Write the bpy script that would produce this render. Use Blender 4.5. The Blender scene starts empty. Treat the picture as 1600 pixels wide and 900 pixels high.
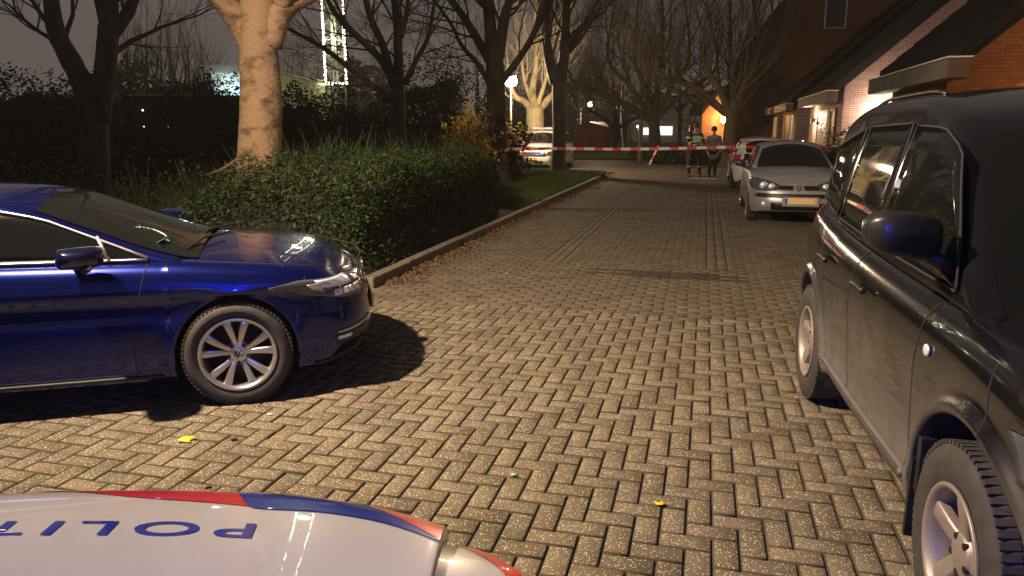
import bpy, math, random
import numpy as np
from mathutils import Vector, Matrix
rnd = random.Random(7)
scene = bpy.context.scene
C = scene.collection
# ------------------------------------------------------------------ camera, world, exposure
CAMH, PITCH, FPX = 1.65, math.radians(12.2), 1155.0
cam = bpy.data.cameras.new('camera'); cam.sensor_width = 36; cam.lens = FPX/1600*36
cam.clip_start = 0.05; cam.clip_end = 900
camo = bpy.data.objects.new('camera', cam); C.objects.link(camo)
camo.location = (0, 0, CAMH); camo.rotation_euler = (math.pi/2-PITCH, 0, 0)
scene.camera = camo
w = bpy.data.worlds.new('World'); scene.world = w; w.use_nodes = True
nt = w.node_tree; nt.nodes.clear()
bg = nt.nodes.new('ShaderNodeBackground'); out = nt.nodes.new('ShaderNodeOutputWorld')
tc = nt.nodes.new('ShaderNodeTexCoord'); sx = nt.nodes.new('ShaderNodeSeparateXYZ'); rp = nt.nodes.new('ShaderNodeValToRGB')
nz = nt.nodes.new('ShaderNodeTexNoise'); nz.inputs['Scale'].default_value = 2.2; nz.inputs['Detail'].default_value = 3
ad = nt.nodes.new('ShaderNodeMath'); ad.operation = 'MULTIPLY_ADD'; ad.inputs[1].default_value = .12
nt.links.new(tc.outputs['Generated'], sx.inputs[0]); nt.links.new(tc.outputs['Generated'], nz.inputs[0])
nt.links.new(nz.outputs[0], ad.inputs[0]); nt.links.new(sx.outputs['Z'], ad.inputs[2]); nt.links.new(ad.outputs[0], rp.inputs[0])
e = rp.color_ramp.elements
e[0].position = 0.0; e[0].color = (.165, .132, .116, 1); e[1].position = .9; e[1].color = (.05, .041, .04, 1)
m_ = e.new(.28); m_.color = (.125, .105, .098, 1)
nt.links.new(rp.outputs[0], bg.inputs[0]); nt.links.new(bg.outputs[0], out.inputs[0]); bg.inputs[1].default_value = .95
vs = scene.view_settings; vs.view_transform = 'Standard'; vs.look = 'None'; vs.exposure = 0; vs.gamma = 1; vs.use_curve_mapping = False
scene.cycles.use_denoising = True
scene.cycles.max_bounces = 6; scene.cycles.sample_clamp_indirect = 4; scene.cycles.volume_bounces = 0
# main street lamp (its lantern is built further down; these are its numbers)
LAMP_POS = (-3.7, 2.9, 5.2); LAMP_W = 5300; LAMP_COL = (1, .745, .50)
HAZE = 0.0010
# ------------------------------------------------------------------ frames
RD = Vector((.25, .968, 0)).normalized(); RN = Vector((RD.y, -RD.x, 0)); RANG = math.atan2(RD.y, RD.x)
def uv(u, v, z=0): p = RD*u+RN*v; return Vector((p.x, p.y, z))
def ray(px, py):
    a = (px-800)/FPX; b = (450-py)/FPX
    return a, math.cos(PITCH)+b*math.sin(PITCH), -math.sin(PITCH)+b*math.cos(PITCH)
def at(px, py, z=0.):                       # photo pixel -> point on the level z
    a, b, c = ray(px, py); t = (z-CAMH)/c; return Vector((a*t, b*t, z))
def atY(px, py, Y):                         # photo pixel -> point at distance Y
    a, b, c = ray(px, py); t = Y/b; return Vector((a*t, Y, CAMH+c*t))
# ------------------------------------------------------------------ materials
def mat(name, col, rough=.6, metal=0., coat=0., emit=None, es=0., spec=.5, alpha=1., bump=None, noise=None, trans=0.):
    m = bpy.data.materials.new(name); m.use_nodes = True
    n = m.node_tree; b = n.nodes['Principled BSDF']
    b.inputs['Base Color'].default_value = (*col, 1); b.inputs['Roughness'].default_value = rough
    b.inputs['Metallic'].default_value = metal; b.inputs['Coat Weight'].default_value = coat; b.inputs['Coat Roughness'].default_value = .03
    b.inputs['Specular IOR Level'].default_value = spec; b.inputs['Transmission Weight'].default_value = trans
    if emit: b.inputs['Emission Color'].default_value = (*emit, 1); b.inputs['Emission Strength'].default_value = es
    if noise or bump:
        t = n.nodes.new('ShaderNodeTexCoord')
    if noise:                               # noise=(scale, colour2, lo, hi)
        x = n.nodes.new('ShaderNodeTexNoise'); x.inputs['Scale'].default_value = noise[0]; x.inputs['Detail'].default_value = 5
        r = n.nodes.new('ShaderNodeValToRGB'); r.color_ramp.elements[0].position = noise[2]; r.color_ramp.elements[1].position = noise[3]
        r.color_ramp.elements[0].color = (*col, 1); r.color_ramp.elements[1].color = (*noise[1], 1)
        n.links.new(t.outputs['Object'], x.inputs['Vector']); n.links.new(x.outputs[0], r.inputs[0]); n.links.new(r.outputs[0], b.inputs['Base Color'])
    if bump:                                # bump=(scale, strength, distance)
        x = n.nodes.new('ShaderNodeTexNoise'); x.inputs['Scale'].default_value = bump[0]; x.inputs['Detail'].default_value = 6
        q = n.nodes.new('ShaderNodeBump'); q.inputs['Strength'].default_value = bump[1]; q.inputs['Distance'].default_value = bump[2]
        n.links.new(t.outputs['Object'], x.inputs['Vector']); n.links.new(x.outputs[0], q.inputs['Height']); n.links.new(q.outputs[0], b.inputs['Normal'])
    return m
def N(m, kind, **kw):
    x = m.node_tree.nodes.new(kind)
    for k, v in kw.items():
        if k in x.inputs: x.inputs[k].default_value = v
        else: setattr(x, k, v)
    return x
def island_mat(name, cols, rough=.7, spec=.4, sub=0.):   # each loose leaf / brick picks its own tone
    m = mat(name, cols[0], rough, spec=spec); n = m.node_tree; b = n.nodes['Principled BSDF']
    g = n.nodes.new('ShaderNodeNewGeometry'); r = n.nodes.new('ShaderNodeValToRGB')
    el = r.color_ramp.elements
    while len(el) > 1: el.remove(el[0])
    el[0].position = 0; el[0].color = (*cols[0], 1)
    for i, c in enumerate(cols[1:]): q = el.new((i+1)/(len(cols)-1)); q.color = (*c, 1)
    n.links.new(g.outputs['Random Per Island'], r.inputs[0]); n.links.new(r.outputs[0], b.inputs['Base Color'])
    return m
M = {}
M['black'] = mat('black plastic', (.012, .012, .013), .45)
M['liner'] = mat('wheel arch liner', (.02, .02, .022), .9)
M['rubber'] = mat('tyre rubber', (.035, .032, .03), .75, bump=(90, .25, .002), noise=(25, (.055, .05, .045), .4, .75))
M['rim'] = mat('alloy rim', (.55, .55, .57), .28, .85)
M['rimdark'] = mat('dark brake parts', (.03, .03, .032), .5, .6)
M['dullrim'] = mat('dull alloy', (.30, .265, .24), .5, .45)
M['chrome'] = mat('chrome trim', (.8, .8, .8), .12, 1.)
M['satin'] = mat('satin silver', (.6, .6, .62), .35, .8)
M['glass'] = mat('tinted car glass', (.006, .007, .007), .03, spec=.65)
M['lens'] = mat('clear lamp lens', (.07, .075, .085), .06, spec=.7)
M['reflector'] = mat('lamp reflector', (.72, .82, .98), .3, .35, .6)
M['amber'] = mat('amber lamp', (.6, .18, .03), .3)
M['redlamp'] = mat('red tail lamp', (.45, .01, .01), .15, coat=1)
M['seat'] = mat('light seat fabric', (.35, .3, .2), .9)
M['bluepaint'] = mat('deep blue metallic paint', (.0015, .008, .13), .27, .75, 1., bump=(420, .02, .0005))
M['navyshell'] = mat('dark navy mirror shell', (.003, .006, .04), .25, .5, 1.)
M['gloss'] = mat('scuffed black mirror shell', (.010, .010, .011), .36, coat=.1, noise=(6, (.022, .021, .02), .45, .7))
M['silver'] = mat('silver paint', (.40, .41, .44), .38, .5, .8)
M['white'] = mat('white paint', (.74, .74, .72), .35, 0, 1.)
M['polwhite'] = mat('police white paint', (.69, .68, .65), .28, 0, 1., noise=(2.2, (.62, .61, .58), .5, .8))
M['polred'] = mat('police red film', (.75, .03, .02), .3, 0, 1.)
M['polblue'] = mat('police blue film', (.01, .035, .35), .3, 0, 1.)
M['plate'] = mat('yellow plate', (.85, .55, .03), .4)
M['platefield'] = mat('plate field', (.85, .62, .36), .5)
M['plateblue'] = mat('plate blue', (.02, .08, .6), .4)
M['green'] = mat('green sticker', (.05, .4, .3), .5)
M['bluelight'] = mat('blue beacon', (.02, .06, .6), .2, emit=(.08, .2, 1), es=6)
# dusty black paint of the SUV: dirt thickens towards the sill
def dusty():
    m = mat('dusty black paint', (.008, .008, .01), .2, .2, 1.); n = m.node_tree; b = n.nodes['Principled BSDF']
    t = N(m, 'ShaderNodeTexCoord'); s = N(m, 'ShaderNodeSeparateXYZ'); x = N(m, 'ShaderNodeTexNoise', Scale=3.5, Detail=6.)
    n.links.new(t.outputs['Object'], s.inputs[0]); n.links.new(t.outputs['Object'], x.inputs['Vector'])
    a = N(m, 'ShaderNodeMath', operation='MULTIPLY_ADD'); a.inputs[1].default_value = .55; n.links.new(x.outputs[0], a.inputs[0]); n.links.new(s.outputs['Z'], a.inputs[2])
    r = N(m, 'ShaderNodeMapRange'); r.inputs['From Min'].default_value = .72; r.inputs['From Max'].default_value = 1.16; r.inputs['To Min'].default_value = .97; r.inputs['To Max'].default_value = 0.
    n.links.new(a.outputs[0], r.inputs['Value'])
    c = N(m, 'ShaderNodeMix', data_type='RGBA'); c.inputs[6].default_value = (.008, .008, .01, 1); c.inputs[7].default_value = (.125, .116, .112, 1)
    n.links.new(r.outputs[0], c.inputs[0]); n.links.new(c.outputs[2], b.inputs['Base Color'])
    q = N(m, 'ShaderNodeMapRange'); q.inputs['To Min'].default_value = .16; q.inputs['To Max'].default_value = .75
    n.links.new(r.outputs[0], q.inputs['Value']); n.links.new(q.outputs[0], b.inputs['Roughness'])
    k = N(m, 'ShaderNodeMath', operation='SUBTRACT'); k.inputs[0].default_value = 1.; n.links.new(r.outputs[0], k.inputs[1]); n.links.new(k.outputs[0], b.inputs['Coat Weight'])
    return m
M['dusty'] = dusty()
# ------------------------------------------------------------------ object helpers
def tag(o, label=None, cat=None, group=None, kind=None):
    for k, v in (('label', label), ('category', cat), ('group', group), ('kind', kind)):
        if v: o[k] = v
    return o
def thing(name, label, cat, loc=(0, 0, 0), rz=0., group=None):
    o = bpy.data.objects.new(name, None); C.objects.link(o); o.location = loc; o.rotation_euler.z = rz
    o.empty_display_size = .2
    return tag(o, label, cat, group)
def mk(name, V, F, m, parent=None, smooth=False, idx=None):
    me = bpy.data.meshes.new(name)
    V = np.asarray(V, dtype=np.float32).reshape(-1, 3)
    if isinstance(F, np.ndarray):
        k = F.shape[1]
        me.vertices.add(len(V)); me.vertices.foreach_set('co', V.ravel())
        me.loops.add(F.size); me.loops.foreach_set('vertex_index', F.ravel().astype(np.int32))
        me.polygons.add(len(F)); me.polygons.foreach_set('loop_start', np.arange(0, F.size, k, dtype=np.int32)); me.polygons.foreach_set('loop_total', np.full(len(F), k, dtype=np.int32))
        me.update(calc_edges=True)
    else: me.from_pydata([tuple(map(float, v)) for v in V], [], F); me.update()
    for q in (m if isinstance(m, (list, tuple)) else [m]): me.materials.append(q)
    if idx is not None: me.polygons.foreach_set('material_index', np.asarray(idx, dtype=np.int32))
    if smooth: me.polygons.foreach_set('use_smooth', np.ones(len(me.polygons), dtype=bool))
    o = bpy.data.objects.new(name, me); C.objects.link(o)
    if parent: o.parent = parent
    return o
class MB:                                   # collects shapes into one mesh
    def __init__(s): s.V = []; s.F = []; s.I = []
    def add(s, V, F, i=0):
        b = len(s.V); s.V += [tuple(v) for v in V]; s.F += [tuple(k+b for k in f) for f in F]; s.I += [i]*len(F)
    def box(s, c, d, rz=0., i=0, M4=None):
        x, y, z = d[0]/2, d[1]/2, d[2]/2; cs, sn = math.cos(rz), math.sin(rz); V = []
        for a in (-x, x):
            for b in (-y, y):
                for h in (-z, z):
                    V.append((c[0]+a*cs-b*sn, c[1]+a*sn+b*cs, c[2]+h))
        s.add(V, [(0, 1, 3, 2), (4, 6, 7, 5), (0, 4, 5, 1), (2, 3, 7, 6), (0, 2, 6, 4), (1, 5, 7, 3)], i)
    def tube(s, P, R, n=8, i=0, caps=True):
        P = [Vector(p) for p in P]
        if not hasattr(R, '__len__'): R = [R]*len(P)
        V = []; F = []; up = None
        for k, p in enumerate(P):
            t = (P[min(k+1, len(P)-1)]-P[max(k-1, 0)])
            if t.length < 1e-9: t = Vector((0, 0, 1))
            t.normalize()
            if up is None: up = t.orthogonal().normalized()
            else:
                up = up-t*up.dot(t)
                up = up.normalized() if up.length > 1e-6 else t.orthogonal().normalized()
            q = t.cross(up)
            for j in range(n):
                a = 2*math.pi*j/n; V.append(p+(up*math.cos(a)+q*math.sin(a))*R[k])
        for k in range(len(P)-1):
            for j in range(n): F.append((k*n+j, k*n+(j+1) % n, (k+1)*n+(j+1) % n, (k+1)*n+j))
        if caps and n > 3: F += [tuple(range(n))[::-1], tuple((len(P)-1)*n+j for j in range(n))]
        s.add(V, F, i)
    def ball(s, c, r, n=12, i=0):
        if not hasattr(r, '__len__'): r = (r, r, r)
        V = []; F = []; h = max(6, n//2+2)
        for a in range(h+1):
            t = math.pi*a/h
            for b in range(n):
                f = 2*math.pi*b/n; V.append((c[0]+r[0]*math.sin(t)*math.cos(f), c[1]+r[1]*math.sin(t)*math.sin(f), c[2]+r[2]*math.cos(t)))
        for a in range(h):
            for b in range(n): F.append((a*n+b, (a+1)*n+b, (a+1)*n+(b+1) % n, a*n+(b+1) % n))
        s.add(V, F, i)
    def lathe(s, prof, n=40, i=0, c=(0, 0, 0)):      # prof [(r, y)] about the local y axis
        V = []; F = []; k = len(prof)
        for r, y in prof:
            for j in range(n): a = 2*math.pi*j/n; V.append((c[0]+r*math.cos(a), c[1]+y, c[2]+r*math.sin(a)))
        for a in range(k-1):
            for j in range(n): F.append((a*n+j, (a+1)*n+j, (a+1)*n+(j+1) % n, a*n+(j+1) % n))
        s.add(V, F, i)
    def prism(s, P, a, b, i=0):             # polygon P [(x,z)] extruded y a..b
        n = len(P); V = [(x, a, z) for x, z in P]+[(x, b, z) for x, z in P]
        s.add(V, [tuple(range(n)), tuple(range(2*n-1, n-1, -1))]+[(j, j+n, (j+1) % n+n, (j+1) % n) for j in range(n)], i)
    def build(s, name, m, parent=None, smooth=False): return mk(name, s.V, s.F, m, parent, smooth, s.I if isinstance(m, (list, tuple)) else None)
def bevel(o, wd=.01, seg=2, ang=40):
    b = o.modifiers.new('b', 'BEVEL'); b.width = wd; b.segments = seg; b.limit_method = 'ANGLE'; b.angle_limit = math.radians(ang); return o
def light(name, loc, W, col, r=.08, parent=None, kind='POINT', rot=None, spot=None):
    l = bpy.data.lights.new(name, kind); l.energy = W; l.color = col; l.shadow_soft_size = r
    o = bpy.data.objects.new(name, l); C.objects.link(o); o.location = loc
    if rot is not None: o.rotation_euler = rot
    if spot: l.spot_size = spot[0]; l.spot_blend = spot[1]
    if parent: o.parent = parent
    return o
def text_mesh(txt, size, ext=0., bold=True, shear=0., spc=1.):
    cu = bpy.data.curves.new('t', 'FONT'); cu.body = txt; cu.size = size; cu.extrude = ext; cu.align_x = 'CENTER'; cu.shear = shear; cu.resolution_u = 4
    if bold: cu.offset = size*.012; cu.space_character = spc
    ob = bpy.data.objects.new('t', cu); C.objects.link(ob)
    dg = bpy.context.evaluated_depsgraph_get(); me = bpy.data.meshes.new_from_object(ob.evaluated_get(dg))
    bpy.data.objects.remove(ob); return me
# ------------------------------------------------------------------ curves
def pchip(P):
    P = sorted(P); X = np.array([p[0] for p in P], float); Y = np.array([p[1] for p in P], float)
    h = np.diff(X); d = np.diff(Y)/h; m = np.zeros(len(X)); m[0] = d[0]; m[-1] = d[-1]
    for i in range(1, len(X)-1):
        if d[i-1]*d[i] > 0:
            a = 2*h[i]+h[i-1]; b = h[i]+2*h[i-1]; m[i] = (a+b)/(a/d[i-1]+b/d[i])
    def f(x):
        x = float(min(max(x, X[0]), X[-1])); i = min(max(int(np.searchsorted(X, x))-1, 0), len(X)-2)
        t = (x-X[i])/h[i]; t2 = t*t; t3 = t2*t
        return Y[i]*(2*t3-3*t2+1)+h[i]*m[i]*(t3-2*t2+t)+Y[i+1]*(-2*t3+3*t2)+h[i]*m[i+1]*(t3-t2)
    return f
def sstep(a, b, x): t = min(max((x-a)/(b-a), 0), 1); return t*t*(3-2*t)
# ------------------------------------------------------------------ the car builder
class Car:
    def __init__(c, sp, root, paint):
        c.sp = sp; c.root = root; c.paint = paint
        c.zsh = pchip(sp['zsh']); c.zc = pchip(sp['zc']); c.zr = pchip(sp['roof']); c.A = pchip(sp['side']); c.Fp = pchip(sp['front'])
        c.B = pchip([(0, .05), (.02, .026), (.05, .009), (.1, 0)]) if 'B' not in sp else pchip(sp['B'])
        P = sp['plan']; n = len(P); pts = []
        G = [(P[1][0], -P[1][1])]+list(P)+[(P[-2][0], -P[-2][1])]
        for i in range(1, n):                               # Catmull-Rom through the plan points
            p0, p1, p2, p3 = [np.array(G[i+k-1]) for k in range(4)]
            k = max(2, int(np.linalg.norm(p2-p1)/.03))
            for j in range(k):
                t = j/k; pts.append(.5*((2*p1)+(-p0+p2)*t+(2*p0-5*p1+4*p2-p3)*t*t+(-p0+3*p1-3*p2+p3)*t**3))
        pts.append(np.array(P[-1], float)); pts = np.array(pts)
        R = sp['arch']
        ex = []
        xs = [0., -sp['wb']]
        side0 = np.argmax(pts[:, 1] > .6*sp['W'])
        for cx in xs:
            for k in range(1, 24): ex.append(cx+R*math.cos(math.pi*k/24))
            ex += [cx+R*.9999, cx-R*.9999, cx+R*1.0001+.001, cx-R*1.0001-.001]
        keep = [p for p in pts if not (p[1] > .6*sp['W'] and any(abs(p[0]-cx) < R+.012 for cx in xs))]
        pts_s = pts
        def yof(x):
            for i in range(len(pts_s)-1):
                a, b = pts_s[i], pts_s[i+1]
                if a[1] > .5*sp['W'] and (a[0]-x)*(b[0]-x) <= 0: t = (x-a[0])/((b[0]-a[0]) or 1); return a[1]+(b[1]-a[1])*t
            return sp['W']
        keep += [np.array((x, yof(x))) for x in ex]
        xm = .5*(P[0][0]+P[-1][0])
        ang = lambda p: math.atan2(p[1]*3, p[0]-xm) if True else 0
        keep.sort(key=lambda p: ang(p)); c.pl = np.array(keep)
        d = np.r_[0, np.cumsum(np.linalg.norm(np.diff(c.pl, axis=0), axis=1))]; c.S = d
        T = np.gradient(c.pl, axis=0); T /= (np.linalg.norm(T, axis=1)[:, None]+1e-12); nn = np.c_[T[:, 1], -T[:, 0]]
        nn[0] = (1, 0); nn[-1] = (-1, 0)
        for _ in range(3): nn[1:-1] = (nn[:-2]+nn[1:-1]*2+nn[2:])/4
        c.nn = nn/np.linalg.norm(nn, axis=1)[:, None]
    def pn(c, s):
        s = min(max(s, 0), c.S[-1]); i = min(max(int(np.searchsorted(c.S, s))-1, 0), len(c.S)-2)
        t = (s-c.S[i])/(c.S[i+1]-c.S[i]+1e-12); return c.pl[i]*(1-t)+c.pl[i+1]*t, c.nn[i]*(1-t)+c.nn[i+1]*t
    def sx(c, x):                                           # arc length where the side passes x
        for i in range(len(c.pl)-1):
            a, b = c.pl[i], c.pl[i+1]
            if a[0] >= x > b[0]: return c.S[i]+(c.S[i+1]-c.S[i])*(a[0]-x)/(a[0]-b[0])
        return c.S[-1]
    def sy(c, y):                                           # arc length on the nose where half width is y
        return float(np.interp(y, c.pl[:len(c.pl)//4, 1], c.S[:len(c.pl)//4]))
    def syr(c, y):                                          # same on the tail
        k = len(c.pl)*3//4; return float(np.interp(y, c.pl[k:, 1][::-1], c.S[k:][::-1]))
    def body(c, s, z, off=0.):                              # point on the lower body shell (left side, y>0)
        p, n = c.pn(s); fr = sstep(.25, .85, abs(n[0])); zs = c.zsh(p[0]); q = (z-c.sp['sill'])/(zs-c.sp['sill'])
        ins = (1-fr)*c.A(z)+fr*c.Fp(q)+c.B(max(zs-z, 0))
        for cx in (0., -c.sp['wb']):
            r = math.hypot(p[0]-cx, z-c.sp['R']); a = (r-c.sp['arch']-.018)/.035
            if p[1] > .4*c.sp['W']: ins -= c.sp.get('flare', .012)*math.exp(-a*a)
        b = p-n*(ins-off); return (b[0], max(b[1], 0.), z)
    def zlow(c, x, y):
        z = c.sp['sill']+.04*sstep(.3, 0, (c.sp['plan'][0][0]-x))
        if y > .5*c.sp['W']:
            for cx in (0., -c.sp['wb']):
                d = abs(x-cx)
                if d < c.sp['arch']: z = max(z, c.sp['R']+math.sqrt(max(c.sp['arch']**2-d*d, 0)))
        return z
    def hood(c, x, y, off=0.):
        s = c.sx(x) if abs(x-c.pl[0][0]) > 1e-6 else 0; zs = c.zsh(x); e = c.body(s, zs); k = min(abs(y)/max(e[1], 1e-3), 1)
        return Vector((x, y, zs+(max(c.zc(x), zs)-zs)*(1-k**c.sp.get('crown', 2.4))+off))
    def shell(c, name='body'):
        J = 26; V = []; F = []; n = len(c.pl)
        for side in (1, -1):
            b0 = len(V)
            for i in range(n):
                x, y = c.pl[i]; zl = c.zlow(x, y); zs = c.zsh(x)
                p0 = c.body(c.S[i], zl); V.append((p0[0]-c.nn[i][0]*.05, side*max(p0[1]-c.nn[i][1]*.05, 0), zl+.006)); V.append((p0[0]-c.nn[i][0]*.012, side*max(p0[1]-c.nn[i][1]*.012, 0), zl))
                for j in range(J):
                    t = j/(J-1); z = zl+(zs-zl)*(t if t < .75 else t); p = c.body(c.S[i], z); V.append((p[0], side*p[1], p[2]))
            m = J+2
            for i in range(n-1):
                for j in range(m-1):
                    f = (b0+i*m+j, b0+(i+1)*m+j, b0+(i+1)*m+j+1, b0+i*m+j+1); F.append(f if side > 0 else f[::-1])
        K = 14; b1 = len(V)
        for i in range(n):                                  # the top: bonnet and deck
            p = c.body(c.S[i], c.zsh(c.pl[i][0])); zs = p[2]; zc = max(c.zc(c.pl[i][0]), zs)
            for k in range(-K, K+1):
                q = k/K; q = math.copysign(abs(q)**.8, q); V.append((p[0], p[1]*q, zs+(zc-zs)*(1-abs(q)**c.sp.get('crown', 2.4))))
        m = 2*K+1
        for i in range(n-1):
            for k in range(m-1): F.append((b1+i*m+k, b1+i*m+k+1, b1+(i+1)*m+k+1, b1+(i+1)*m+k))
        o = mk(name, V, F, c.paint, c.root, True)
        w = o.modifiers.new('w', 'WELD'); w.merge_threshold = .0006
        # inner wheel liners and floor, dark
        g = MB(); R = c.sp['arch']+.01
        for cx in (0., -c.sp['wb']):
            for sd in (1, -1):
                yo = c.sp['W']-.05; V2 = []; F2 = []
                for k in range(17):
                    a = -.35+(math.pi+.7)*k/16
                    for yy in (yo, yo-.34): V2.append((cx+R*math.cos(a), sd*yy, max(c.sp['R']+R*math.sin(a), .12)))
                F2 = [(2*k, 2*k+1, 2*k+3, 2*k+2) for k in range(16)]
                V2.append((cx, sd*(yo-.34), c.sp['R'])); F2 += [(2*k+1, len(V2)-1, 2*k+3) for k in range(16)]
                g.add(V2, F2)
        x0, x1 = c.sp['plan'][0][0]-.14, c.sp['plan'][-1][0]+.1
        g.box(((x0+x1)/2, 0, c.sp['sill']+.03), (x0-x1-.1, 1.0, .05))
        for xa, xb in ((x0-.02, R+.03), (-R-.03, -c.sp['wb']+R+.03), (-c.sp['wb']-R-.03, x1)):
            g.box(((xa+xb)/2, 0, c.sp['sill']+.03), (abs(xa-xb)-(.25 if xb > 0 or xa < -c.sp['wb'] else .0), 2*c.sp['W']-(.5 if xb > 0 or xa < -c.sp['wb'] else .12), .055))
        g.build('underbody', M['liner'], c.root)
        return o
    # --- greenhouse
    def yb(c, x): s = c.sx(x); return c.body(s, c.zsh(x))[1]-c.sp.get('ledge', .012)
    def yg(c, x, z):
        zb = c.zsh(x); d = max(z-zb, 0); y = c.yb(x)-c.sp['lean']*d-c.sp['lean2']*d*d
        return y
    def top(c, x, k):                                       # roof / windscreen height at fraction k of the half width
        b = c.sp['bowf']*sstep(c.sp['xh']-.5, c.sp['xh']+.1, x)-c.sp['bowr']*sstep(c.sp['xr']+.5, c.sp['xr']-.05, x)
        return max(c.zr(x+b*k*k)-c.sp['rcrown']*k*k, c.zsh(x)+.001)
    def sec(c, x):
        zb = c.zsh(x); z = c.top(x, 1.)
        for _ in range(6): z = c.top(x, 1.)
        ye = c.yg(x, z); return zb, z, ye
    def cabin(c, name='cabin_shell'):
        V = []; F = []; J = 10; Q = 5; K = 10; xs = np.linspace(c.sp['xg0'], c.sp['xg1'], 90)
        for x in xs:
            zb, ze, ye = c.sec(x); r = min(c.sp.get('rad', .07), (ze-zb)*.6); row = []
            for j in range(J): z = (zb-.02)+(ze-r-zb+.02)*j/(J-1); row.append((c.yg(x, z) if z > zb else c.yb(x), z))
            a = row[-1]; yt = ye-r*1.1; bz = c.top(x, max(yt, .01)/ye); cpt = (ye, ze)
            for q in range(1, Q+1):
                t = q/(Q+1); row.append(((1-t)**2*a[0]+2*t*(1-t)*cpt[0]+t*t*yt, (1-t)**2*a[1]+2*t*(1-t)*cpt[1]+t*t*bz))
            for k in range(K+1): y = yt*(1-k/K); row.append((y, c.top(x, y/ye)))
            full = [(x, y, z) for y, z in row]+[(x, -y, z) for y, z in row[::-1][1:]]
            V += full
        m = len(V)//len(xs)
        for i in range(len(xs)-1):
            for j in range(m-1): F.append((i*m+j, i*m+j+1, (i+1)*m+j+1, (i+1)*m+j))
        F += [tuple(range(m))[::-1], tuple((len(xs)-1)*m+j for j in range(m))]
        return mk(name, V, F, c.paint, c.root, True)
    def gpt(c, x, z, side=-1, off=.004): return Vector((x, side*(c.yg(x, z)+off), z+off*.3))
    def window(c, name, bot, top, side=-1, m=None, off=.006, n=14, trim=None, part=None):
        """bot/top: polylines [(x,z)] of the glass in side view"""
        def res(P):
            P = [np.array(p, float) for p in P]; d = [0]
            for a, b in zip(P, P[1:]): d.append(d[-1]+np.linalg.norm(b-a))
            return [(float(np.interp(t, d, [p[0] for p in P])), float(np.interp(t, d, [p[1] for p in P]))) for t in np.linspace(0, d[-1], n)]
        a, b = res(bot), res(top); V = []; F = []; R = 6
        for i in range(n):
            for j in range(R):
                t = j/(R-1); V.append(c.gpt(a[i][0]*(1-t)+b[i][0]*t, a[i][1]*(1-t)+b[i][1]*t, side, off))
        for i in range(n-1):
            for j in range(R-1): F.append((i*R+j, i*R+j+1, (i+1)*R+j+1, (i+1)*R+j)[::side])
        o = mk(name, V, F, m or M['glass'], c.root, True); s = o.modifiers.new('s', 'SOLIDIFY'); s.thickness = .005; s.offset = -1
        if trim:
            g = MB(); path = [c.gpt(*p, side, off+.002) for p in a]; path2 = [c.gpt(*p, side, off+.002) for p in b]
            g.tube(path+path2[::-1]+[path[0]], trim[1], 6); g.build('window_trim', M[trim[0]], o, True)
        return o
    def screen(c, name, x0, x1, pill=.06, pill1=None, n=16, m=None, off=.005):
        V = []; F = []; K = 16; pill1 = pill if pill1 is None else pill1
        for i in range(n):
            t = i/(n-1); x = x0+(x1-x0)*t; zb, ze, ye = c.sec(x); h = ye-(pill+(pill1-pill)*t)
            for k in range(-K, K+1):
                y = h*k/K; V.append((x+(off if x0 > x1 else -off), y, c.top(x, abs(y)/ye)+off))
        w = 2*K+1
        for i in range(n-1):
            for k in range(w-1): F.append((i*w+k, i*w+k+1, (i+1)*w+k+1, (i+1)*w+k)[::(1 if x0 > x1 else -1)])
        o = mk(name, V, F, m or M['glass'], c.root, True); return o
    def patch(c, name, bot, top, m, side=-1, off=.004, n=14, R=6, parent=None, thick=.006):
        """glued-on panel of the lower body; bot/top polylines [(s,z)]"""
        def res(P):
            P = [np.array(p, float) for p in P]; d = [0]
            for a, b in zip(P, P[1:]): d.append(d[-1]+np.linalg.norm(b-a))
            return [(float(np.interp(t, d, [p[0] for p in P])), float(np.interp(t, d, [p[1] for p in P]))) for t in np.linspace(0, d[-1], n)]
        a, b = res(bot), res(top); V = []; F = []
        for i in range(n):
            for j in range(R):
                t = j/(R-1); p = c.body(a[i][0]*(1-t)+b[i][0]*t, a[i][1]*(1-t)+b[i][1]*t, off); V.append((p[0], side*p[1], p[2]))
        for i in range(n-1):
            for j in range(R-1): F.append((i*R+j, i*R+j+1, (i+1)*R+j+1, (i+1)*R+j)[::side])
        o = mk(name, V, F, m, parent or c.root, True); s = o.modifiers.new('s', 'SOLIDIFY'); s.thickness = thick; s.offset = -1
        return o
    def front(c, name, y0, y1, z0, z1, m, off=.004, n=14, zf=None, thick=.006, rear=False, parent=None):
        """panel across the nose between y0 and y1 (signed), z0..z1 or callables"""
        f = c.syr if rear else c.sy; V = []; F = []; R = 5
        for i in range(n):
            y = y0+(y1-y0)*i/(n-1); a = z0(y) if callable(z0) else z0; b = z1(y) if callable(z1) else z1
            for j in range(R):
                p = c.body(f(abs(y)), a+(b-a)*j/(R-1), off); V.append((p[0], math.copysign(p[1], y), p[2]))
        for i in range(n-1):
            for j in range(R-1): F.append((i*R+j, (i+1)*R+j, (i+1)*R+j+1, i*R+j+1)[::(-1 if rear else 1)])
        o = mk(name, V, F, m, parent or c.root, True); s = o.modifiers.new('s', 'SOLIDIFY'); s.thickness = thick; s.offset = -1
        return o
    def line(c, P, r, m, side=-1, off=0., name='shut_line', n=24, g=None):
        Q = []
        for (s0, z0), (s1, z1) in zip(P, P[1:]):
            for k in range(n): t = k/n; p = c.body(s0+(s1-s0)*t, z0+(z1-z0)*t, off); Q.append((p[0], side*p[1], p[2]))
        p = c.body(*P[-1], off); Q.append((p[0], side*p[1], p[2]))
        h = g or MB(); h.tube(Q, r, 5)
        if g is None: return h.build(name, m, c.root, True)
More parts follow.
